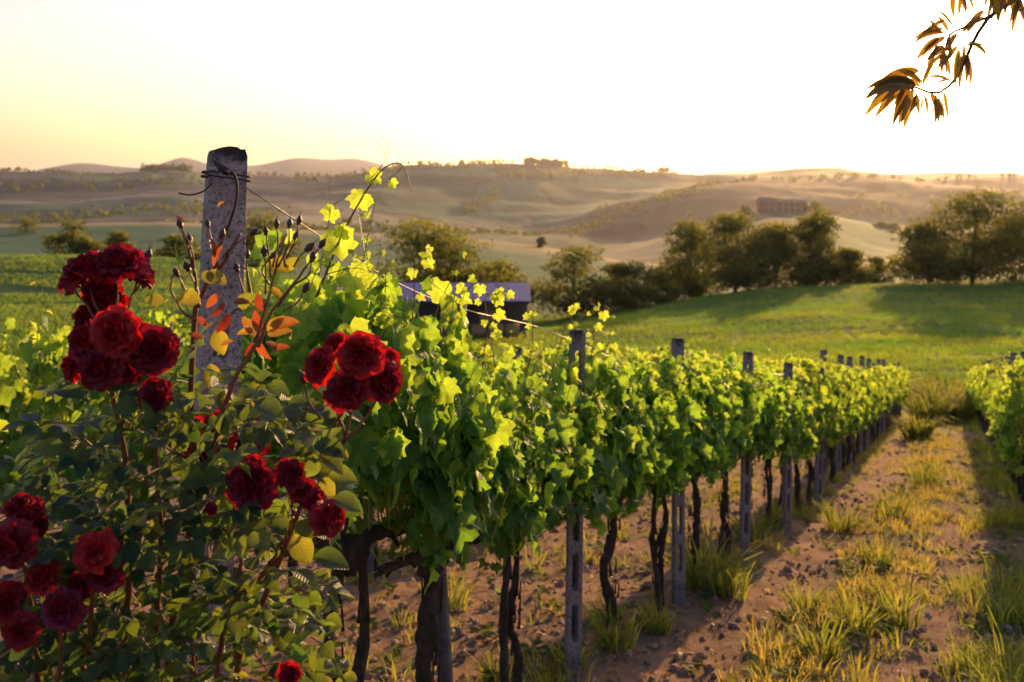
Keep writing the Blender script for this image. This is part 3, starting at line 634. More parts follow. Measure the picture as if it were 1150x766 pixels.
def weeds():
    mb = MB(); N = 5000; Y = 2.4 * (34 / 2.4) ** rng.random(N); X = rowx(Y) + rng.uniform(-5, 3.6, N); d = X - rowx(Y)
    k = rng.random(N) < .05 + .5 * smoothstep(.48, .62, fbm(X * 1.9 + 9, Y * 1.9, 3)) * (np.exp(-((d - 1.4) / .5) ** 2) + np.exp(-((d - 2.5) / .4) ** 2) + .7 * np.exp(-(d / .35) ** 2)); X, Y = X[k], Y[k]; n = len(X)
    for j in range(9):
        a = rng.random(n) * 6.283; rr = rng.random(n) * .03; p = np.stack([X + np.cos(a) * rr, Y + np.sin(a) * rr, ground(X, Y) + .01 + .05 * rng.random(n)], -1)
        leaves(mb, R_LO, p, np.stack([np.cos(a), np.sin(a), .2 + .9 * rng.random(n)], -1), np.stack([-np.cos(a) * .5, -np.sin(a) * .5, 0 * a + 1], -1), .035 + .06 * rng.random(n), .3, .4, .1, np.clip(rng.random(n) * .6, 0, 1))
    tag(mb.obj('weeds', M['grass']), 'low broad leaved weeds dotted over the vineyard soil', 'weeds', kind='stuff')
near_grass(); field_crop(); clods(); weeds()

# ------------------------------------------------------------------ vines
def hang_normals(n, r, yside):
    # leaves hang like shingles: faces outward from the canopy and up, tips down
    out = np.stack([r.normal(0, .55, n), yside * (.55 + .6 * r.random(n)) + r.normal(0, .25, n), .45 + r.normal(0, .35, n)], -1)
    tip = np.stack([r.normal(0, .55, n), yside * .35 + r.normal(0, .35, n), -.8 + r.normal(0, .35, n)], -1)
    return unit(out), unit(tip)
def canopy(mb, r, tpl, n, size, L=.86, petmb=None, bottom=.82, top=1.68):
    x = r.uniform(-L / 2 - .06, L / 2 + .06, n)
    side = np.where(r.random(n) < .5, -1, 1)
    t = r.random(n) ** .9
    bot = bottom + .09 * np.sin(x * 7 + r.random() * 6) + .05 * np.sin(x * 17); tp = top + .08 * np.sin(x * 9 + r.random() * 6)
    z = bot + (tp - bot) * t
    half = .26 * np.sin(np.pi * np.clip(.16 + .80 * t, 0, 1)) ** .7 + .03
    y = side * half * (.45 + .62 * r.random(n) ** .6) + r.normal(0, .03, n)
    nrm, tip = hang_normals(n, r, side)
    up = smoothstep(.72, 1., t)[:, None]
    nrm = unit(nrm * (1 - up) + up * unit(r.normal(0, 1, (n, 3)) + [0, 0, .5])); tip = unit(tip * (1 - up) + up * unit(r.normal(0, 1, (n, 3))))
    s = size * (.45 + .8 * r.random(n)) * (1 - .35 * smoothstep(.8, 1, t))
    p = np.stack([x, y, z + SH * x], -1)
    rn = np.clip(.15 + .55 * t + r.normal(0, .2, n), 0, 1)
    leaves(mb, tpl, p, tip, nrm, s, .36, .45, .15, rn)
    return p
def shoot(stem, leafmb, r, base, h, lean, tpl, size, rad=.0035, nl=9, tend=True, young=.9):
    b = np.array(base, float); d = np.array([lean[0], lean[1], 1.0]) * h
    pts = [b, b + d * .35 + r.normal(0, .02, 3), b + d * .7 + r.normal(0, .03, 3), b + d + r.normal(0, .03, 3) + [0.03, 0, -.02]]
    path = smooth_path(pts, 14); tube(stem, path, np.linspace(rad, rad * .35, 14), 5)
    for k in range(nl):
        t = (k + .6) / nl; i = min(13, int(t * 13)); p = path[i]; a = k * 2.6 + r.random(); o = np.array([math.cos(a), math.sin(a), .25]); pl = size * .7
        q = p + o * pl; tube(stem, [p, p + o * pl * .6 + [0, 0, .005], q], rad * .4, 3, cap=False)
        leaves(leafmb, tpl, [q], [o * np.array([1, 1, -1.6])], [o * .3 + [0, 0, .9] + r.normal(0, .3, 3)], [size * (1.1 - .75 * t)], .25, .4, .1, [min(1, young * (.6 + .5 * t))])
        if tend and r.random() < .5: tendril(stem, p, r, size * 1.6)
    return path
def tendril(mb, p, r, L, rad=.0011):
    a = r.random() * 6.28; d = np.array([math.cos(a), math.sin(a), .7]); p = np.array(p); pts = [p, p + d * L * .5]
    c = p + d * L * .9; u = unit(np.cross(d, [0, 0, 1.])); w = np.array([0, 0, 1.])
    for k in range(7):
        th = k * .95; rr = L * .22 * (1 - k / 9); pts.append(c + rr * (math.cos(th) * u + math.sin(th) * w))
    tube(mb, smooth_path(pts, 22), rad, 3, cap=False)

def trunk_mesh(r, fine, dbl=None, w1=.040):
    mb = MB(); seg = 11 if fine else 6; n = 22 if fine else 9
    dbl = r.random() < .45 if dbl is None else dbl
    for s in ((-1, 1) if dbl else (0,)):
        w = .021 if dbl else w1
        x0 = s * .03; pts = [(x0, 0, -.12), (x0 + s * .05 + r.normal(0, .012), r.normal(0, .015), .2), (x0 - s * .02 + r.normal(0, .02), r.normal(0, .02), .42), (x0 + s * .05 + r.normal(0, .02), r.normal(0, .02), .62), (s * .05, 0, .84)]
        path = smooth_path(pts, n, .003 if fine else 0); ph = r.random() * 6
        tube(mb, path, w * (1.15 - .35 * np.linspace(0, 1, n) + .14 * np.sin(np.linspace(0, 16, n) + ph) + .35 * np.exp(-np.linspace(0, 1, n) * 14)), seg, .42 if fine else .3)
    for s in (-1, 1):
        pts = [(s * .02, 0, .80), (s * .10, .0, .87 + SH * s * .1), (s * .24, r.normal(0, .02), .88 + SH * s * .24), (s * .43, 0, .87 + SH * s * .43)]
        tube(mb, smooth_path(pts, 12 if fine else 5, .004), np.linspace(.030, .015, 12 if fine else 5), seg, .4)
    tube(mb, smooth_path([(-.05, 0, .80), (0, 0, .86), (.06, 0, .83)], 5), .042, seg, .5)
    # stubs of pruned wood and shaggy bark strips
    for k in range(7 if fine else 2):
        a = r.random() * 6.28; x = r.uniform(-.3, .3); b = np.array([x, 0, .88 + SH * x]); tube(mb, [b, b + [math.cos(a) * .03, math.sin(a) * .04, .05 * r.choice([-1, 1])]], .008, 5, .3)
    if fine:
        for k in range(16):
            z = r.uniform(.05, .7); a = r.random() * 6.28; b = np.array([math.cos(a) * .035, math.sin(a) * .035, z])
            tube(mb, smooth_path([b, b + [math.cos(a) * .006, math.sin(a) * .006, .05], b + [math.cos(a) * .014, math.sin(a) * .014, .10]], 4), [.006, .005, .001 + .002], 4, .3) if False else tube(mb, [b, b + [math.cos(a) * .008, math.sin(a) * .008, .09]], [.007, .003], 4, .3)
    return mb
def vine_kit(seed, level):
    r = np.random.default_rng(seed)
    f = MB(); s = MB()
    if level == 2:
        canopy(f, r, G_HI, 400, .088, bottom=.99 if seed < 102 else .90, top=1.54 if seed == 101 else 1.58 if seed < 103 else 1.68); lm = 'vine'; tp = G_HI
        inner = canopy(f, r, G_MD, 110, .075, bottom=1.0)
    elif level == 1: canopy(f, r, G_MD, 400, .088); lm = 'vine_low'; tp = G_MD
    else: canopy(f, r, G_LO, 320, .098); lm = 'vine_low'; tp = G_LO
    for k in range({2: 11, 1: 9, 0: 6}[level]):
        x = r.uniform(-.43, .43); y = r.normal(0, .07)
        shoot(s, f, r, (x, y, .90 + SH * x), .79 - (.16 if seed in (101, 102) else 0) + .26 * r.random() ** 1.5, (r.normal(0, .25), r.normal(0, .22)), tp, .06, nl=9 if level else 5, tend=level == 2, rad=.0035)
    if level:
        for k in range(12):                            # shoots seen inside the canopy
            x = r.uniform(-.4, .4); tube(s, smooth_path([(x, 0, .88 + SH * x), (x + r.normal(0, .05), r.normal(0, .1), 1.2 + SH * x), (x + r.normal(0, .08), r.normal(0, .14), 1.6 + SH * x)], 8), .004, 5)
    return trunk_mesh(r, level > 0, {100: True, 101: False, 102: True, 103: False, 104: False, 105: True, 106: False}.get(seed), .040 if seed == 101 else .030).mesh('trunk', M['bark']), f.mesh('leaves', M[lm]), s.mesh('shoots', M['shoot'])
KITS = {2: [vine_kit(100 + k, 2) for k in range(7)], 1: [vine_kit(200 + k, 1) for k in range(6)], 0: [vine_kit(300 + k, 0) for k in range(6)]}
def put_vine(Y, off, idx, level, label, group):
    X = float(rowx(Y, off)); k = KITS[level][idx % len(KITS[level])]
    root = empty('grape_vine', (X, Y, gz(X, Y)), label, 'grape vine', group, RDIR + (0 if idx % 2 == 0 or level == 2 else 0) + rng.normal(0, .03))
    s = 1 + rng.normal(0, .03); root.scale = (1, 1 if idx % 3 else -1, s)
    for n, me in zip(('trunk', 'leaves', 'shoots'), k): link(n, me, root)
    return root
GM, GR2, GR3, GRR = 'vines of the main row', 'vines of the second row behind the main row', 'vines of the third row at the far left', 'vines of the right hand row'
mainY = [3.46, 4.03, 4.80, 5.62, 6.2, 7.0, 7.75, 8.5, 9.25, 10.0]
lab = ['nearest vine with two thin twisted trunks right beside the rose bush', 'vine with one thick straight trunk, second from the rose bush', 'vine with slim trunks between the thick trunk and the tall slotted post',
       'vine growing against the first slotted post right of the roses', 'vine with a leaning dark trunk just right of the first slotted post', 'vine with forked trunk left of the second slotted post',
       'vine just right of the second slotted post', 'vine midway between the second and third slotted posts', 'vine beside the third slotted post of the main row', 'vine just beyond the third slotted post of the main row']
for k, Y in enumerate(mainY):
    v_ = put_vine(Y, 0, k, 2, lab[k], GM); v_.scale.z *= {0: 1.17, 1: 1.10, 2: 1.05}.get(k, 1.0)
Y = 10.75; k = 10
while Y < 35.6:
    put_vine(Y, 0, k, 1 if Y < 17 else 0, 'grape vine in the distant stretch of the main row along the path', GM); Y += .76; k += 1
Y = 3.2; k = 0
while Y < 35:
    put_vine(Y, -2.7, k + 3, 1 if Y < 13 else 0, 'grape vine of the shaded second row, left of the main row', GR2).scale.z *= 1.12; Y += .8; k += 1
Y = 5.0
while Y < 30:
    put_vine(Y, -5.4, k, 1 if Y < 10 else 0, 'grape vine of the third row beyond the roses at far left', GR3); Y += .85; k += 1
Y = 9.0; k = 0
while Y < 35.8:
    put_vine(Y, 2.66, k + 1, 1 if Y < 16 else 0, 'grape vine of the row at the right edge of the path', GRR); Y += .8; k += 1

# ------------------------------------------------------------------ posts
def post_mesh(W, D, H, holes, taper=1.0, roundtop=True, name='concrete_post'):
    """front outline in x,z with holes, extruded along y; z runs from -.25 to H"""
    bm = bmesh.new(); loops = []
    out = [(-W / 2 * taper, -.25), (W / 2 * taper, -.25)]
    nz_ = 14
    for t in np.linspace(0, 1, nz_)[1:-1]: out.append((W / 2 * (taper + (1 - taper) * t), -.25 + t * (H + .25 - W / 2)))
    if roundtop:
        for a in np.linspace(0, math.pi, 11): out.append((W / 2 * math.cos(a), H - W / 2 * .8 + W / 2 * .8 * math.sin(a) ** .8))
    else: out += [(W / 2, H), (-W / 2, H)]
    for t in np.linspace(1, 0, nz_)[1:-1]: out.append((-W / 2 * (taper + (1 - taper) * t), -.25 + t * (H + .25 - W / 2)))
    loops.append(out)
    for cx, cz, w, h in holes:
        l = []
        for a in np.linspace(0, 2 * math.pi, 17)[:-1]:
            x = math.cos(a) * w / 2; z = math.sin(a) * w / 2; z += math.copysign(max(0, h / 2 - w / 2), math.sin(a)) if abs(math.sin(a)) > 1e-6 else 0
            l.append((cx + x, cz + z))
        loops.append(l)
    if name == 'end_post': loops[0] = [(x + rng.normal(0, .0018), z + (rng.normal(0, .003) if z > H - .06 else 0)) for x, z in loops[0]]
    edges = []
    for l in loops:
        vs = [bm.verts.new((x, -D / 2, z)) for x, z in l]
        edges += [bm.edges.new((vs[i], vs[(i + 1) % len(vs)])) for i in range(len(vs))]
    r = bmesh.ops.triangle_fill(bm, use_beauty=True, use_dissolve=False, edges=edges, normal=(0, -1, 0))
    faces = list(bm.faces)
    ex = bmesh.ops.extrude_face_region(bm, geom=faces)
    for g in ex['geom']:
        if isinstance(g, bmesh.types.BMVert): g.co.y += D
    bmesh.ops.recalc_face_normals(bm, faces=bm.faces)
    me = bpy.data.meshes.new(name); bm.to_mesh(me); bm.free(); me.materials.append(M['concrete'])
    at = me.attributes.new('lc', 'FLOAT_VECTOR', 'POINT')
    for i, v in enumerate(me.vertices): at.data[i].vector = (0, 0, .95 * math.exp(-max(0, H - v.co.z) / .055))
    return me
def slots(H, W):
    h = [(0, H - W * .62, W * .30, W * .30)]; z = H - W * 1.25
    while z - .27 > 0.02: h.append((0, z - .12, W * .5, .205)); z -= .27
    return h
PM = post_mesh(.074, .06, 1.92, slots(1.92, .074), 1.05)
GPO = 'slotted concrete posts of the main row'
posts = [(5.56, 'tall slotted concrete post where the first wires meet, right of the rose bush and shed'), (7.33, 'second slotted concrete post right of the rose bush, standing beside forked trunks'),
         (8.9, 'third slotted concrete post right of the rose bush, against the green field'), (10.3, 'fourth slotted concrete post of the main row, small against the field'), (11.9, 'fifth slotted concrete post of the main row')]
H0 = 1.92
for k, (Y, lb) in enumerate(posts):
    o = link('concrete_post', PM); Y -= (.14, .12, .08, .05, .0)[k]; X = ((643, 762, 836, 883, 919)[k] - CX) / F * (Y - .12); o.location = (X, Y - .12, gz(X, Y)); o.rotation_euler = (R(rng.normal(0, .6)), R(rng.normal(0, .8)), R(14 + rng.normal(0, 4)))
    top = [368, 380, 395, 407, 412][k]; o.scale = (1, 1, (CZ - (top - HY) / F * (Y - .12) - o.location.z) / 1.92); tag(o, lb, 'post', GPO)
    pos_ = o
for Y in np.arange(13.5, 36, 1.75):
    o = link('concrete_post', PM); X = float(rowx(Y)); o.location = (X, Y, gz(X, Y)); o.rotation_euler = (0, R(rng.normal(0, 1.2)), R(25)); o.scale = (1, 1, 1 + rng.normal(0, .02))
    tag(o, 'small slotted concrete post in the far part of the main row', 'post', GPO)
for off, y0, y1, lb, g in ((-2.7, 5.7, 34, 'concrete post of the shaded second row behind the roses', 'posts of the second row'), (-5.4, 8.0, 30, 'concrete post of the third row at far left', 'posts of the third row'), (2.68, 10.1, 35, 'concrete post of the row at the right edge', 'posts of the right hand row')):
    for Y in np.arange(y0, y1, 2.3):
        o = link('concrete_post', PM); X = float(rowx(Y, off)); o.location = (X, Y, gz(X, Y)); o.rotation_euler = (0, R(rng.normal(0, 1)), R(25)); tag(o, lb, 'post', g)
# end post
EPX, EPY = (254 - CX) / F * 2.85, 2.85; ez = gz(EPX, EPY); EH = CZ - (163 - HY) / F * 2.85 - ez
WC = M['concrete'].copy(); [setattr(e, 'color', tuple(min(1, c * k) for c, k in zip(e.color, (1.65, 1.45, 1.35, 1)))) for n in WC.node_tree.nodes if n.type == 'VALTORGB' and abs(n.color_ramp.elements[0].position - .25) < .001 for e in n.color_ramp.elements]
epm = post_mesh(.104, .088, EH, [(0.005, EH - .55, .030, .12), (0, EH - 1.15, .03, .12), (0, EH - 1.75, .03, .12)], 1.45, name='end_post')
epm.materials.clear(); epm.materials.append(WC); ep = link('end_post', epm); ep.location = (EPX, EPY, ez); ep.rotation_euler = (0, R(2.4), R(26)); ep.location.x -= .094; tag(ep, 'tall weathered concrete end post with a dark stained top beside the rose bush', 'post')
md = ep.modifiers.new('bevel', 'BEVEL'); md.width = .006; md.segments = 2; md.limit_method = 'ANGLE'
# slanting wooden stake
mb = MB(); a = P(518, 336, 4.15); b = P(486, 470, 4.05); d = (b - a); g = Vector((b.x + .05, b.y + .12, b.z - 1.25))
tube(mb, smooth_path([a, b, g], 12, .001), .032, 8, .12); o = mb.obj('wooden_stake', M['wood']); tag(o, 'slanting grey wooden stake poking out of the vines before the shed', 'stake')

# ------------------------------------------------------------------ wires
def wire(pts, rad, name, label, mat='wire', n=60, sag=0):
    mb = MB(); tube(mb, smooth_path(pts, n), rad, 5); o = mb.obj(name, M[mat]); return tag(o, label, 'wire')
wire([P(272, 208, 2.83), P(430, 309, 3.6), P(516, 346, 4.15), P(600, 366, 5.2), P(642, 382, 5.44)] + [(float(rowx(Y)) - .02, Y - .05, gz(float(rowx(Y)), Y) + 1.62) for Y in (7.33, 8.9, 10.3, 11.9, 15.5, 20, 28, 35)], .0024, 'trellis_wire', 'pale top wire running down from the end post along the main row')
for h, lb in ((1.35, 'middle trellis wire hidden among the leaves of the main row'), (.90, 'lowest trellis wire along the vine heads of the main row')):
    wire([(float(rowx(Y)), Y, gz(float(rowx(Y)), Y) + h) for Y in (2.9, 4.2, 5.56, 7.33, 8.9, 10.3, 11.9, 15.5, 20, 28, 35)], .002, 'trellis_wire', lb)
wire([(float(rowx(Y, 2.66)), Y, gz(float(rowx(Y, 2.66)), Y) + 1.75) for Y in (9, 12, 16, 20, 28, 35)], .0025, 'trellis_wire', 'top wire of the row at the right edge')
wire([(float(rowx(Y, -2.7)), Y, gz(float(rowx(Y, -2.7)), Y) + .42) for Y in (3, 6, 9, 12, 16, 20, 28, 35)], .008, 'drip_hose', 'black drip hose strung low along the second row', 'hose')
# wire wrapped round the head of the end post
mb = MB()
c = Vector((EPX, EPY, 0)); ca, sa = math.cos(R(26)), math.sin(R(26))
def loc(x, y, z): return (EPX + x * ca - y * sa, EPY + x * sa + y * ca, z)
zt = ez + EH
for k in range(2):
    z = zt - .075 - .012 * k; hw, hd = .056 + .002 * k, .049
    pts = [loc(-hw, -hd, z), loc(0, -hd - .004, z - .008), loc(hw, -hd, z - .016), loc(hw + .002, 0, z - .016), loc(hw, hd, z - .016), loc(0, hd + .003, z - .01), loc(-hw, hd, z - .004), loc(-hw - .003, 0, z), loc(-hw, -hd, z - .004)]
    tube(mb, smooth_path(pts, 40), .0028, 5)
y_ = 2.76
tube(mb, smooth_path([P(240, 181, 2.77), P(252, 188, 2.74), P(264, 198, 2.75), P(266, 222, 2.75), P(258, 250, 2.745), P(247, 275, 2.745), P(240, 305, 2.745)], 26), .0042, 6)
tube(mb, smooth_path([P(238, 206, 2.75), P(228, 215, 2.74), P(214, 219, 2.72), P(201, 217, 2.68)], 14), .0024, 5)
for k in range(10):
    tube(mb, smooth_path([P(240 + 9 * rng.random(), 183 + 4 * rng.random(), 2.75), P(246 + 8 * rng.random(), 190 + 4 * rng.random(), 2.725), P(255 + 6 * rng.random(), 192 + 6 * rng.random(), 2.745)], 8), .0018, 4)
tag(mb.obj('binding_wire', M['rust']), 'rusty wire wound round the head of the end post with a loose hooked end', 'wire')

# ------------------------------------------------------------------ near shoots waving over the first vine
def special_shoots():
    root = bpy.data.objects['grape_vine']
    st = MB(); lf = MB(); r = np.random.default_rng(5)
    def stem(pts, r0, r1, n=26): p = smooth_path([P(*q) for q in pts], n); tube(st, p, np.linspace(r0, r1, n), 6); return p
    def leaf(bx, by, tx, ty, Y, w=1., rn=.9, bend=0):
        b = np.array(P(bx, by, Y)); t = np.array(P(tx, ty, Y + .01)); s = np.linalg.norm(t - b)
        leaves(lf, G_HI, [b], [t - b], [[.25 + bend, -1, .2]], [min(s * .68 * w, .085)], .45, .5, .12, [rn])
    stem([(318, 425, 3.1), (340, 372, 3.1), (365, 310, 3.1), (385, 262, 3.1), (405, 225, 3.1), (425, 195, 3.1), (440, 184, 3.1), (452, 186, 3.1), (460, 205, 3.12), (462, 215, 3.1)], .0042, .0012)
    stem([(413, 205, 3.1), (432, 181, 3.09), (436, 168, 3.08), (429, 152, 3.1)], .0012, .0006)
    stem([(434, 178, 3.09), (428, 165, 3.1), (415, 155, 3.1), (399, 156, 3.12)], .0011, .0006)
    stem([(452, 187, 3.1), (444, 196, 3.1), (436, 200, 3.12)], .0012, .0007)
    stem([(366, 308, 3.1), (400, 300, 3.1), (418, 305, 3.1)], .0016, .001) ; stem([(352, 345, 3.1), (366, 270, 3.2), (372, 235, 3.2), (382, 225, 3.2)], .002, .001)
    stem([(372, 238, 3.2), (370, 215, 3.2), (372, 192, 3.2)], .001, .0005); stem([(372, 238, 3.2), (360, 210, 3.2), (350, 196, 3.2)], .001, .0005)
    leaf(418, 198, 444, 215, 3.1, .75, .95); leaf(440, 205, 450, 222, 3.1, .7); leaf(405, 222, 388, 246, 3.1, 1.1, 1, .3); leaf(384, 262, 396, 226, 3.1, .6)
    leaf(379, 268, 392, 312, 3.1, 1.15, 1, -.1); leaf(396, 312, 420, 345, 3.1, 1.1, .95); leaf(373, 238, 355, 258, 3.2, .9, 1)
    leaf(392, 345, 418, 370, 3.1, 1.4, .95); leaf(395, 372, 412, 420, 3.0, 1.6, .9); leaf(365, 370, 340, 395, 3.05, 1.3, .55); leaf(345, 320, 350, 352, 3.1, 1.2, .7)
    leaf(420, 400, 440, 432, 3.0, 1.4, .8); leaf(350, 400, 352, 440, 2.95, 1.5, .3); leaf(372, 418, 390, 455, 2.9, 1.3, .4); leaf(335, 420, 325, 462, 2.9, 1.4, .25); leaf(326, 392, 312, 420, 3.0, 1.3, .35)
    def flush(ro, sn, ln):
        iv = np.array(Matrix.LocRotScale(ro.location, ro.rotation_euler, ro.scale).inverted())
        for m in (st, lf):
            for i, v in enumerate(m.v): m.v[i] = v @ iv[:3, :3].T + iv[:3, 3]
        if st.n: st.obj(sn, M['brownshoot'], ro)
        if lf.n: lf.obj(ln, M['vine'], ro)
        st.__init__(); lf.__init__()
    flush(root, 'wandering_shoot', 'young_leaves')
    vines = sorted([o for o in bpy.data.objects if o.name.startswith('grape_vine') and o.get('group') == GM], key=lambda o: o.location.y)
    for (x0, y0, x1, y1) in ((462, 465, 470, 295), (515, 470, 508, 352), (560, 450, 545, 335), (480, 420, 530, 320), (585, 440, 600, 352), (612, 440, 640, 350), (430, 450, 436, 360), (540, 450, 560, 330), (660, 420, 668, 350)):
        Y = 3.5 + (x0 - 460) / 160 * 1.6; p = stem([(x0, y0, Y), ((x0 + x1) / 2 + r.normal(0, 5), (y0 + y1) / 2, Y), (x1, y1, Y), (x1 + 18, y1 + 2 + r.normal(0, 5), Y)], .0032, .001)
        for k in range(7):
            q = p[int(6 + k * 2.6)]; a = r.random() * 6.28; o_ = np.array([math.cos(a), -.3, math.sin(a) * .6 - .2])
            tube(st, [q, q + o_ * .03], .0009, 3, cap=False)
            leaves(lf, G_HI, [q + o_ * .03], [o_ + [0, 0, -.5]], [[r.normal(0, .5), -1, .3]], [.016 + .03 * r.random()], .4, .5, .12, [.9 + .1 * r.random()])
        for k in range(3): tendril(st, p[-1 - 3 * k], r, .07)
        flush(min(vines, key=lambda o: abs(o.location.y - Y)), 'wandering_shoot', 'young_leaves')
special_shoots()

# ------------------------------------------------------------------ rose bush
def bloom_mesh(seed, npet=30, openness=1.0, double=True):
    r = np.random.default_rng(seed); mb = MB(); nu, nv = 7, 6
    u = np.linspace(-1, 1, nu); v = np.linspace(0, 1, nv); U, Vv = np.meshgrid(u, v)
    for k in range(npet):
        t = (k + .5) / npet                                             # 0 centre, 1 outside
        a = k * 2.39996 + r.normal(0, .15); L = .30 + .62 * t ** .8; tilt = (.10 + 1.32 * t ** .85 * openness) + r.normal(0, .17); wid = .22 + .42 * t
        w = wid * np.sin(np.pi * np.clip(.12 + .62 * Vv, 0, 1)) ** .9; ph = r.random() * 6
        x = U * w; bendv = Vv ** 1.8
        ang = tilt + .5 * bendv * (t - .25) + .08 * np.sin(ph + 3 * U)
        s = Vv * L; out = s * np.sin(ang) + .05 * t; up = s * np.cos(ang)
        cup = .45 * (1 - .5 * t) * (U ** 2) * w
        ruf = .13 * Vv ** 2 * np.sin(ph + U * 6.5 + Vv * 2) + .03 * Vv ** 3 * np.sin(ph * 2 + U * 15)
        out = out - cup * np.cos(ang) + ruf * np.cos(ang); up = up + cup * np.sin(ang) * .6 - ruf * np.sin(ang) + .12 * (1 - t)
        X = out * math.cos(a) - x * math.sin(a); Yy = out * math.sin(a) + x * math.cos(a)
        i = np.arange(nv - 1)[:, None] * nu; j = np.arange(nu - 1)[None]
        q = np.stack([i + j, i + j + 1, i + nu + j + 1, i + nu + j], -1).reshape(-1, 4)
        rn = np.clip(r.random() * .7 + (.3 if r.random() < .15 else 0), 0, 1)
        mb.add(np.stack([X, Yy, up - .1], -1).reshape(-1, 3), q, None, np.stack([U, Vv, np.full_like(U, rn)], -1).reshape(-1, 3))
    return mb.mesh('rose_bloom', M['petal'])
BL = [bloom_mesh(1), bloom_mesh(2, 34, 1.05), bloom_mesh(3, 26, .85), bloom_mesh(4, 30, 1.15), bloom_mesh(5, 26, .7)]
def calyx_mesh():
    mb = MB(); tube(mb, smooth_path([(0, 0, -.30), (0, 0, -.2), (0, 0, -.1), (0, 0, -.03)], 6), [.05, .09, .14, .13, .1, .05], 8)
    a = np.arange(5) / 5 * 6.283; leaves(mb, R_LO, np.stack([.1 * np.cos(a), .1 * np.sin(a), 0 * a - .1], -1), np.stack([np.cos(a), np.sin(a), 0 * a - .7], -1), [[0, 0, 1.]] * 5, .45, .1, .3, .05)
    return mb.mesh('calyx', M['bud'])
CAL = calyx_mesh()
BX, BY = (170 - CX) / F * 1.95, 1.98
rose = empty('rose_bush', (BX, BY, gz(BX, BY)), 'tall rose bush with dark red double blooms in front of the end post', 'rose bush')
RL = np.array(rose.location)
rr_ = np.random.default_rng(11)
def put_bloom(px, py, dia, Y=1.72, face=(0, -1, .6), lb=None, kind=None):
    s = dia / F * Y * .5 / (1.0 if px > 125 or py < 500 else 1.12); f = Vector(face) + Vector(rr_.normal(0, .22, 3)); q = f.normalized().to_track_quat('Z', 'Y')
    o = link('rose_bloom', BL[int(rr_.integers(0, 4)) if kind is None else kind], rose); o.location = P(px, py, Y) - Vector(RL)
    o.rotation_mode = 'QUATERNION'; o.rotation_quaternion = q @ Quaternion((0, 0, 1), rr_.random() * 6.28); o.scale = (s, s, s)
    if lb: o['label'] = lb
    link('calyx', CAL, o)
    return o
blooms = [(98, 303, 62, 1.70, (-.2, -.7, .9)), (134, 297, 66, 1.70, (.15, -.75, .9)), (155, 306, 46, 1.74, (.8, -.4, .7)), (82, 314, 44, 1.72, (-.8, -.5, .4)), (118, 330, 58, 1.75, (.1, -.9, -.2)),
 (130, 374, 64, 1.66, (.1, -1, .35)), (98, 384, 60, 1.68, (-.3, -1, .4)), (112, 412, 58, 1.66, (.0, -1, .1)), (82, 412, 44, 1.70, (-.8, -.8, .1)), (172, 394, 62, 1.70, (.4, -1, .3)), (152, 382, 50, 1.74, (.2, -.7, .7)), (104, 358, 52, 1.75, (-.1, -.6, .9)), (174, 446, 44, 1.72, (.2, -1, -.1)), (140, 408, 52, 1.72, (.2, -1, 0)),
 (405, 399, 58, 1.66, (.1, -1, .5)), (362, 412, 50, 1.70, (-.5, -.9, .4)), (391, 440, 58, 1.66, (0, -1, .1)), (431, 428, 54, 1.70, (.6, -.9, .2)), (379, 386, 36, 1.74, (-.2, -.6, .9)), (434, 404, 40, 1.74, (.7, -.4, .6)),
 (283, 546, 62, 1.64, (-.1, -1, .3)), (327, 534, 44, 1.66, (.2, -.8, .7)), (339, 551, 36, 1.66, (.6, -1, .1)), (352, 561, 30, 1.66, (.5, -1, .2)), (371, 581, 50, 1.64, (1, -.25, .15)), (284, 522, 30, 1.70, (0, -.5, .9)), (237, 572, 18, 1.62, (0, -.6, .8)), (277, 608, 20, 1.62, (.1, -.4, -.8)),
 (26, 572, 56, 1.58, (.1, -.5, .9)), (10, 612, 68, 1.50, (.15, -1, .2)), (40, 590, 40, 1.62, (.6, -.8, .1)), (108, 620, 60, 1.52, (0, -.9, .6)), (48, 648, 52, 1.55, (-.1, -.9, .5)), (70, 684, 60, 1.50, (0, -1, .2)), (118, 645, 52, 1.56, (.3, -1, -.1)), (8, 676, 56, 1.55, (.1, -.9, .4)), (24, 708, 50, 1.52, (.1, -.9, .3)), (88, 660, 40, 1.6, (0, -1, .2)),
 (240, 488, 66, 2.10, (0, -.9, .5)), (275, 492, 60, 2.15, (.3, -.9, .4)), (205, 486, 56, 2.05, (-.2, -.9, .4)), (250, 515, 56, 2.12, (0, -1, .2)), (222, 512, 52, 2.1, (0, -1, .2)), (325, 757, 30, 1.5, (.1, -1, .4))]
for b in blooms: put_bloom(*b[:4], face=b[4])
pt = lambda x, y, Y: np.array(P(x, y, Y)) - RL
canes = MB(); red = MB(); fol = MB(); yng = MB(); budst = MB()
def cane(pts, r0, r1, mb=canes, n=26):
    p = smooth_path([pt(*q) for q in pts], n, .0015); tube(mb, p, np.linspace(r0, r1, n), 7, .1); return p
g0 = lambda x, Y: (x, HY + (CZ - (gz((x - CX) / F * Y, Y) - .02)) / Y * F, Y)
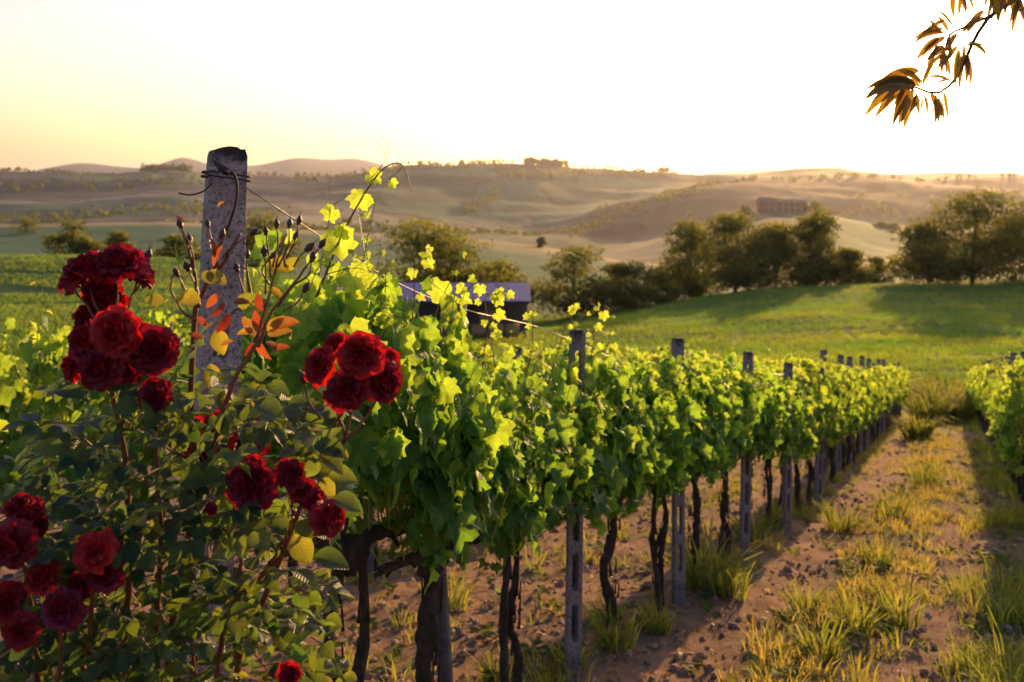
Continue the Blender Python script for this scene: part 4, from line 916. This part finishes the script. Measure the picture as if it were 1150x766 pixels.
mains = [
 cane([g0(190, 1.95), (188, 800, 1.85), (205, 640, 1.78), (232, 530, 1.74), (262, 430, 1.74), (297, 372, 1.74)], .0085, .0035, red),
 cane([g0(160, 1.95), (215, 800, 2.0), (222, 600, 1.9), (215, 450, 1.85), (218, 360, 1.85), (232, 322, 1.85), (250, 296, 1.85), (270, 262, 1.84)], .008, .003, red),
 cane([g0(150, 1.95), (140, 800, 1.85), (146, 620, 1.8), (138, 500, 1.76), (122, 420, 1.75)], .008, .004),
 cane([(134, 480, 1.77), (140, 420, 1.79), (128, 360, 1.79), (116, 335, 1.76)], .005, .003), cane([(136, 470, 1.78), (160, 420, 1.76), (172, 400, 1.74)], .004, .003),
 cane([g0(230, 2.0), (262, 800, 1.9), (290, 690, 1.8), (330, 590, 1.76), (362, 505, 1.75), (388, 455, 1.70)], .007, .0028, red),
 cane([g0(210, 1.95), (240, 800, 1.85), (262, 690, 1.78), (300, 640, 1.74), (340, 605, 1.7), (360, 585, 1.68)], .006, .0025),
 cane([(262, 690, 1.78), (272, 625, 1.7), (284, 575, 1.68)], .004, .002), cane([(300, 640, 1.74), (325, 590, 1.72), (330, 550, 1.7)], .003, .002),
 cane([g0(120, 1.9), (95, 850, 1.75), (100, 720, 1.62), (108, 640, 1.57)], .007, .003), cane([g0(110, 1.9), (50, 850, 1.75), (40, 720, 1.66), (22, 600, 1.6)], .007, .003),
 cane([(60, 860, 1.75), (66, 760, 1.6), (70, 700, 1.55)], .005, .003), cane([g0(190, 2.0), (200, 800, 2.1), (228, 620, 2.12), (240, 500, 2.14)], .006, .003),
 cane([g0(165, 1.95), (175, 790, 1.8), (180, 620, 1.75), (176, 500, 1.76), (174, 455, 1.75)], .006, .003)]
def pedicel(x0, y0, x1, y1, Y=1.70): cane([(x0, y0, Y + .02), ((x0 + x1) / 2 + 3, (y0 + y1) / 2, Y + .02), (x1, y1, Y + .03)], .0026, .0018, red, 8)
for a in ((128, 400, 96, 315), (125, 395, 132, 312), (126, 380, 154, 315), (110, 370, 84, 325), (388, 500, 365, 425), (386, 495, 392, 450), (384, 500, 428, 440), (385, 500, 404, 412), (360, 505, 385, 470), (120, 640, 110, 625), (300, 600, 286, 560), (342, 604, 352, 570)): pedicel(*a)
BUD = []
def bud(x, y, Y, jx, jy, L=15, dirv=None):
    a = pt(x, y, Y); j = pt(jx, jy, Y); mid = (a + j) / 2 + rr_.normal(0, .006, 3); tube(red, smooth_path([j, mid, a], 9), np.linspace(.0022, .0014, 9), 5)
    d = unit(a - mid) if dirv is None else unit(np.array(dirv, float)); s = L / F * Y
    p = [a + d * s * t for t in (-.05, .05, .18, .36, .55, .75, .92, 1.05)]
    b = MB(); tube(b, np.array(p) - a, s * np.array([.10, .26, .20, .32, .30, .20, .09, .02]), 8, .08)
    for k in range(3):
        o_ = unit(d + rr_.normal(0, .25, 3)); tube(b, [d * s * .7, d * s * 1.1 + o_ * s * .35], [s * .04, s * .01], 3)
    o = b.obj('rose_bud', M['bud'], rose); o.location = a
for q in ((204, 250, 218, 310), (234, 249, 240, 300), (281, 257, 250, 290), (299, 258, 304, 312), (311, 250, 306, 300), (325, 250, 312, 300), (335, 246, 322, 290), (359, 272, 312, 345), (278, 284, 284, 340), (212, 298, 224, 345), (267, 299, 280, 345), (341, 322, 318, 350), (304, 284, 303, 320), (330, 262, 320, 300), (200, 304, 212, 340), (297, 282, 298, 330), (343, 276, 330, 300), (213, 268, 218, 300), (350, 288, 330, 320), (248, 262, 244, 300)):
    bud(q[0], q[1] + 6, 1.84 if q[0] < 285 else 1.78, q[2], q[3], 10 + 5 * rr_.random())
for q in ((165, 292, 150, 330), (96, 330, 110, 380), (342, 430, 360, 470)): bud(q[0], q[1], 1.74, q[2], q[3], 14)
cane([(224, 345, 1.84), (218, 310, 1.84), (210, 275, 1.84), (202, 258, 1.84)], .0028, .0014, red, 12); cane([(286, 385, 1.76), (300, 340, 1.78), (310, 300, 1.78), (322, 262, 1.78)], .003, .0016, red, 12)
cane([(290, 390, 1.76), (304, 352, 1.78), (330, 318, 1.78), (356, 280, 1.78)], .0032, .0016, red, 12); cane([(240, 400, 1.80), (262, 350, 1.84), (280, 342, 1.84), (276, 305, 1.84), (268, 300, 1.84)], .0028, .0014, red, 12)
cane([(226, 360, 1.84), (205, 350, 1.84), (192, 320, 1.84), (200, 304, 1.84)], .0025, .0012, red, 12)
def compound(mb, base, d, L, n=5, rn=None, tpl=R_HI, up=(0, -.4, 1)):
    """a pinnate rose leaf of three to seven leaflets"""
    base = np.array(base, float); d = unit(np.array(d, float)); side = unit(np.cross(d, up) + 1e-9); nrm = unit(np.cross(side, d))
    tip = base + d * L - np.array([0, 0, .12 * L]); tube(red, smooth_path([base, (base + tip) / 2 + nrm * .03 * L, tip], 5), .0011, 3, cap=False)
    pos = [tip]; tp = [d + [0, 0, -.35]]; sz = [L * .62]
    for k in range((n - 1) // 2):
        c = base + (tip - base) * (.85 - .42 * k)
        for s in (-1, 1): pos.append(c + side * s * .006); tp.append(side * s + d * .55 + [0, 0, -.25]); sz.append(L * (.55 - .07 * k))
    m = len(pos); rn = rr_.random() if rn is None else rn
    leaves(mb, tpl, pos, tp, nrm + rr_.normal(0, .28, (m, 3)), np.array(sz) * (.85 + .3 * rr_.random(m)), .30, .25, .05, np.clip(rn + rr_.normal(0, .12, m), 0, 1))
def fill(n, xr, yr_, Yr, L=.060, rn=(0, .75), dens=None):
    k = 0
    while k < n:
        x = rr_.uniform(*xr); y = rr_.uniform(*yr_); Y = rr_.uniform(*Yr)
        if dens is not None and rr_.random() > dens(x, y): continue
        c = pt(x, y, Y); ax = pt(190, y + 60, 1.9); d = unit(c - ax) + rr_.normal(0, .6, 3); d[2] *= .4; d[1] -= .15
        compound(fol, c, d, L * (.7 + .6 * rr_.random()), 5 if rr_.random() < .7 else 3, rr_.uniform(*rn), up=(rr_.normal(0, .4), -.5 + rr_.normal(0, .35), 1)); k += 1
env = lambda x, y: math.exp(-((x - 180) / (95 + (y - 430) * .42)) ** 4) * min(1, .25 + (y - 470) / 160)
fill(48, (185, 335), (395, 560), (1.72, 2.0), .078, (.1, .8))
fill(660, (-60, 350), (470, 900), (1.62, 2.35), dens=env)
fill(120, (-120, 330), (900, 1400), (1.7, 2.2), .08)
fill(110, (-50, 200), (560, 780), (1.6, 1.78), .058, (0, .5))
fill(70, (60, 260), (430, 560), (1.68, 2.0), .06, (.1, .6))
# single leaves that can be told apart in the photograph
def one(bx, by, tx, ty, Y, rn, mb=fol, nn=(0, -.8, .6), w=1.0, tw=0, tpl=R_HI):
    b = pt(bx, by, Y); t = pt(tx, ty, Y - .01 + tw); leaves(mb, tpl, [b], [t - b], [nn], [np.linalg.norm(t - b) * w], .4, .25, .05, [rn])
for q in ((226, 338, 196, 334, 1.0), (232, 306, 254, 318, .95), (228, 305, 240, 318, .9), (185, 338, 162, 336, .9), (243, 370, 250, 398, 1.0), (236, 408, 236, 436, 1.0), (300, 296, 326, 300, .95), (320, 300, 334, 290, .9),
          (247, 440, 262, 470, .85), (262, 452, 290, 470, .9), (205, 385, 190, 410, .4), (268, 345, 285, 330, .8), (220, 440, 205, 462, .5)):
    one(*q[:4], 1.80, q[4], nn=(rr_.normal(0, .4), -.9, .5))
for q in ((362, 510, 388, 504), (362, 512, 392, 530), (358, 515, 340, 540), (372, 560, 412, 572), (330, 590, 368, 600), (330, 600, 352, 640), (352, 625, 400, 634), (322, 600, 300, 570), (355, 520, 380, 470), (200, 540, 262, 530), (60, 440, 100, 445), (120, 520, 85, 545), (352, 500, 398, 512)):
    one(*q, 1.66, rr_.uniform(.2, .9), nn=(rr_.normal(0, .3), -.5, .9), w=.85)
# glowing red and orange young leaves
for q in ((292, 378, 268, 352), (296, 376, 280, 346), (300, 372, 322, 352), (300, 376, 330, 366), (298, 384, 318, 396), (292, 386, 268, 398), (290, 382, 300, 410), (286, 372, 262, 372), (304, 366, 342, 360), (252, 340, 236, 362), (228, 380, 208, 372), (244, 232, 250, 224), (206, 250, 198, 240), (262, 340, 282, 336), (246, 330, 228, 348), (222, 356, 236, 368), (296, 350, 286, 326), (316, 336, 302, 318),
          (240, 300, 246, 270), (242, 290, 236, 262), (258, 352, 244, 380), (306, 392, 326, 386), (248, 388, 262, 380)):
    one(*q, 1.78, rr_.random(), yng, nn=(rr_.normal(0, .7), -.6, .5), w=.85, tpl=YL)
for p in mains[:2] + mains[5:6]:                      # short thorns
    for k in range(5, 24):
        a = rr_.random() * 6.28; tube(red, [p[k], p[k] + np.array([math.cos(a) * .009, math.sin(a) * .009, -.003])], [.002, .0003], 4)
canes.obj('canes', M['cane'], rose); red.obj('red_stems', M['cane'], rose); fol.obj('foliage', M['rose_leaf'], rose); yng.obj('young_leaves', M['young_leaf'], rose)

# ------------------------------------------------------------------ peach tree reaching in at the top right
def peach():
    tx, ty = 3.0, 3.3; z = gz(tx, ty); root = empty('peach_tree', (tx, ty, z), 'peach tree branch with long drooping leaves against the bright sky', 'tree')
    o_ = np.array([tx, ty, z]); b = MB(); lf = MB(); r = np.random.default_rng(3)
    L = lambda x, y, Y: np.array(P(x, y, Y)) - o_
    tube(b, smooth_path([(0, 0, -.2), (.03, 0, .6), (-.02, .03, 1.2), (.0, 0, 1.7)], 12, .004), np.linspace(.075, .05, 12), 10, .15)
    e = L(1185, -35, 2.4)
    tube(b, smooth_path([(0, 0, 1.6), (-.25, -.2, 2.1), (e * .6 + np.array([-.3, -.3, 2.3]) * .4), e], 14), np.linspace(.045, .008, 14), 8, .1)
    tube(b, smooth_path([(0, 0, 1.6), (.2, .2, 2.3), (.3, .3, 3.2)], 10), np.linspace(.045, .01, 10), 8, .1)
    def twig(pts, r0, r1): p = smooth_path([L(*q) for q in pts], 16); tube(b, p, np.linspace(r0, r1, 16), 6); return p
    twig([(1185, -35, 2.4), (1140, 0, 2.35), (1112, 18, 2.3), (1094, 45, 2.3), (1083, 70, 2.3), (1072, 90, 2.3), (1052, 105, 2.3), (1028, 98, 2.3), (1012, 96, 2.3)], .006, .0018)
    twig([(1112, 18, 2.3), (1085, 30, 2.3), (1068, 38, 2.3), (1062, 52, 2.3), (1058, 72, 2.3)], .003, .0014); twig([(1150, -10, 2.36), (1100, -20, 2.36), (1075, -15, 2.36)], .004, .002); twig([(1185, -35, 2.4), (1160, 0, 2.4), (1140, 15, 2.4)], .004, .002)
    N = [(1025, 90, 972, 112), (1019, 95, 982, 133), (1022, 99, 1002, 142), (1025, 106, 1015, 145), (1035, 95, 1008, 79), (1008, 100, 994, 123), (1030, 104, 1021, 132), (1037, 106, 1041, 132), (1051, 106, 1054, 139), (1060, 104, 1065, 136), (1028, 94, 974, 106), (1024, 92, 985, 98), (1048, 108, 1060, 138), (1016, 97, 1004, 125),
         (1060, 33, 1024, 46), (1062, 42, 1034, 65), (1061, 54, 1039, 70), (1060, 61, 1039, 80), (1065, 36, 1052, 18), (1080, 37, 1108, 20), (1077, 55, 1072, 99), (1085, 63, 1090, 98), (1043, 78, 1037, 96), (1068, 90, 1048, 96), (1060, 57, 1063, 86), (1066, 40, 1070, 62), (1075, 38, 1068, 52), (1082, 50, 1078, 78), (1070, 60, 1056, 78), (1052, 48, 1038, 56), (1090, 50, 1108, 60),
         (1072, -10, 1072, 21), (1078, -12, 1086, 18), (1054, -8, 1050, 3), (1112, -20, 1112, 15), (1120, -10, 1108, 28), (1132, -10, 1128, 22), (1140, -5, 1150, 26), (1148, 0, 1136, 28), (1128, -5, 1118, 24), (1155, -8, 1162, 24), (1145, -15, 1140, 10)]
    N = N + [(a_ + r.normal(0, 4), b_ + r.normal(0, 4), c_ + r.normal(0, 6), d_ + r.normal(0, 5)) for a_, b_, c_, d_ in N + N[::2]]
    for x0, y0, x1, y1 in N:
        Y = 2.3 + r.normal(0, .03); p = L(x0, y0, Y); q = L(x1, y1, Y + r.normal(0, .02)); d = q - p; s = np.linalg.norm(d)
        m_ = (p + q) / 2 + np.array([0, r.normal(0, .01), .17 * s + .10 * abs(d[0])]); n = 13; t = np.linspace(0, 1, n)[:, None]
        cv = (1 - t) ** 2 * p + 2 * t * (1 - t) * m_ + t ** 2 * q; tg = unit(np.gradient(cv, axis=0)); sd_ = unit(np.cross(tg, unit(np.array([r.normal(0, .35), -1, r.normal(0, .35)]))))
        w_ = s * (.07 + .035 * r.random()) * np.sin(np.pi * t ** .8) ** .75; fo_ = np.array([0, -.4, 0]) * w_
        v_ = np.vstack([cv - sd_ * w_ + fo_, cv, cv + sd_ * w_ + fo_]); k_ = np.arange(n - 1); rn_ = r.random()
        at_ = np.vstack([np.hstack([0 * t + o2 * .1, t, 0 * t + rn_]) for o2 in (-1, 0, 1)])
        lf.add(v_, np.vstack([np.stack([k_, n + k_, n + k_ + 1, k_ + 1], -1), np.stack([n + k_, 2 * n + k_, 2 * n + k_ + 1, n + k_ + 1], -1)]), None, at_)
    for c in ((.3, .3, 3.0), (.25, .25, 2.7), (-.2, -.15, 2.0 + .3)):
        n = 60; pp = np.array(c) + r.normal(0, .16, (n, 3)); leaves(lf, PEACH, pp, r.normal(0, 1, (n, 3)) + [0, 0, -.8], r.normal(0, 1, (n, 3)) + [0, 0, 1], .11 + .03 * r.random(n), .5, .5, .05)
    b.obj('branch', M['tree_bark'], root); lf.obj('leaves', M['peach_leaf'], root)
peach()
print('faces', sum(len(o.data.polygons) for o in bpy.data.objects if o.type == 'MESH'))
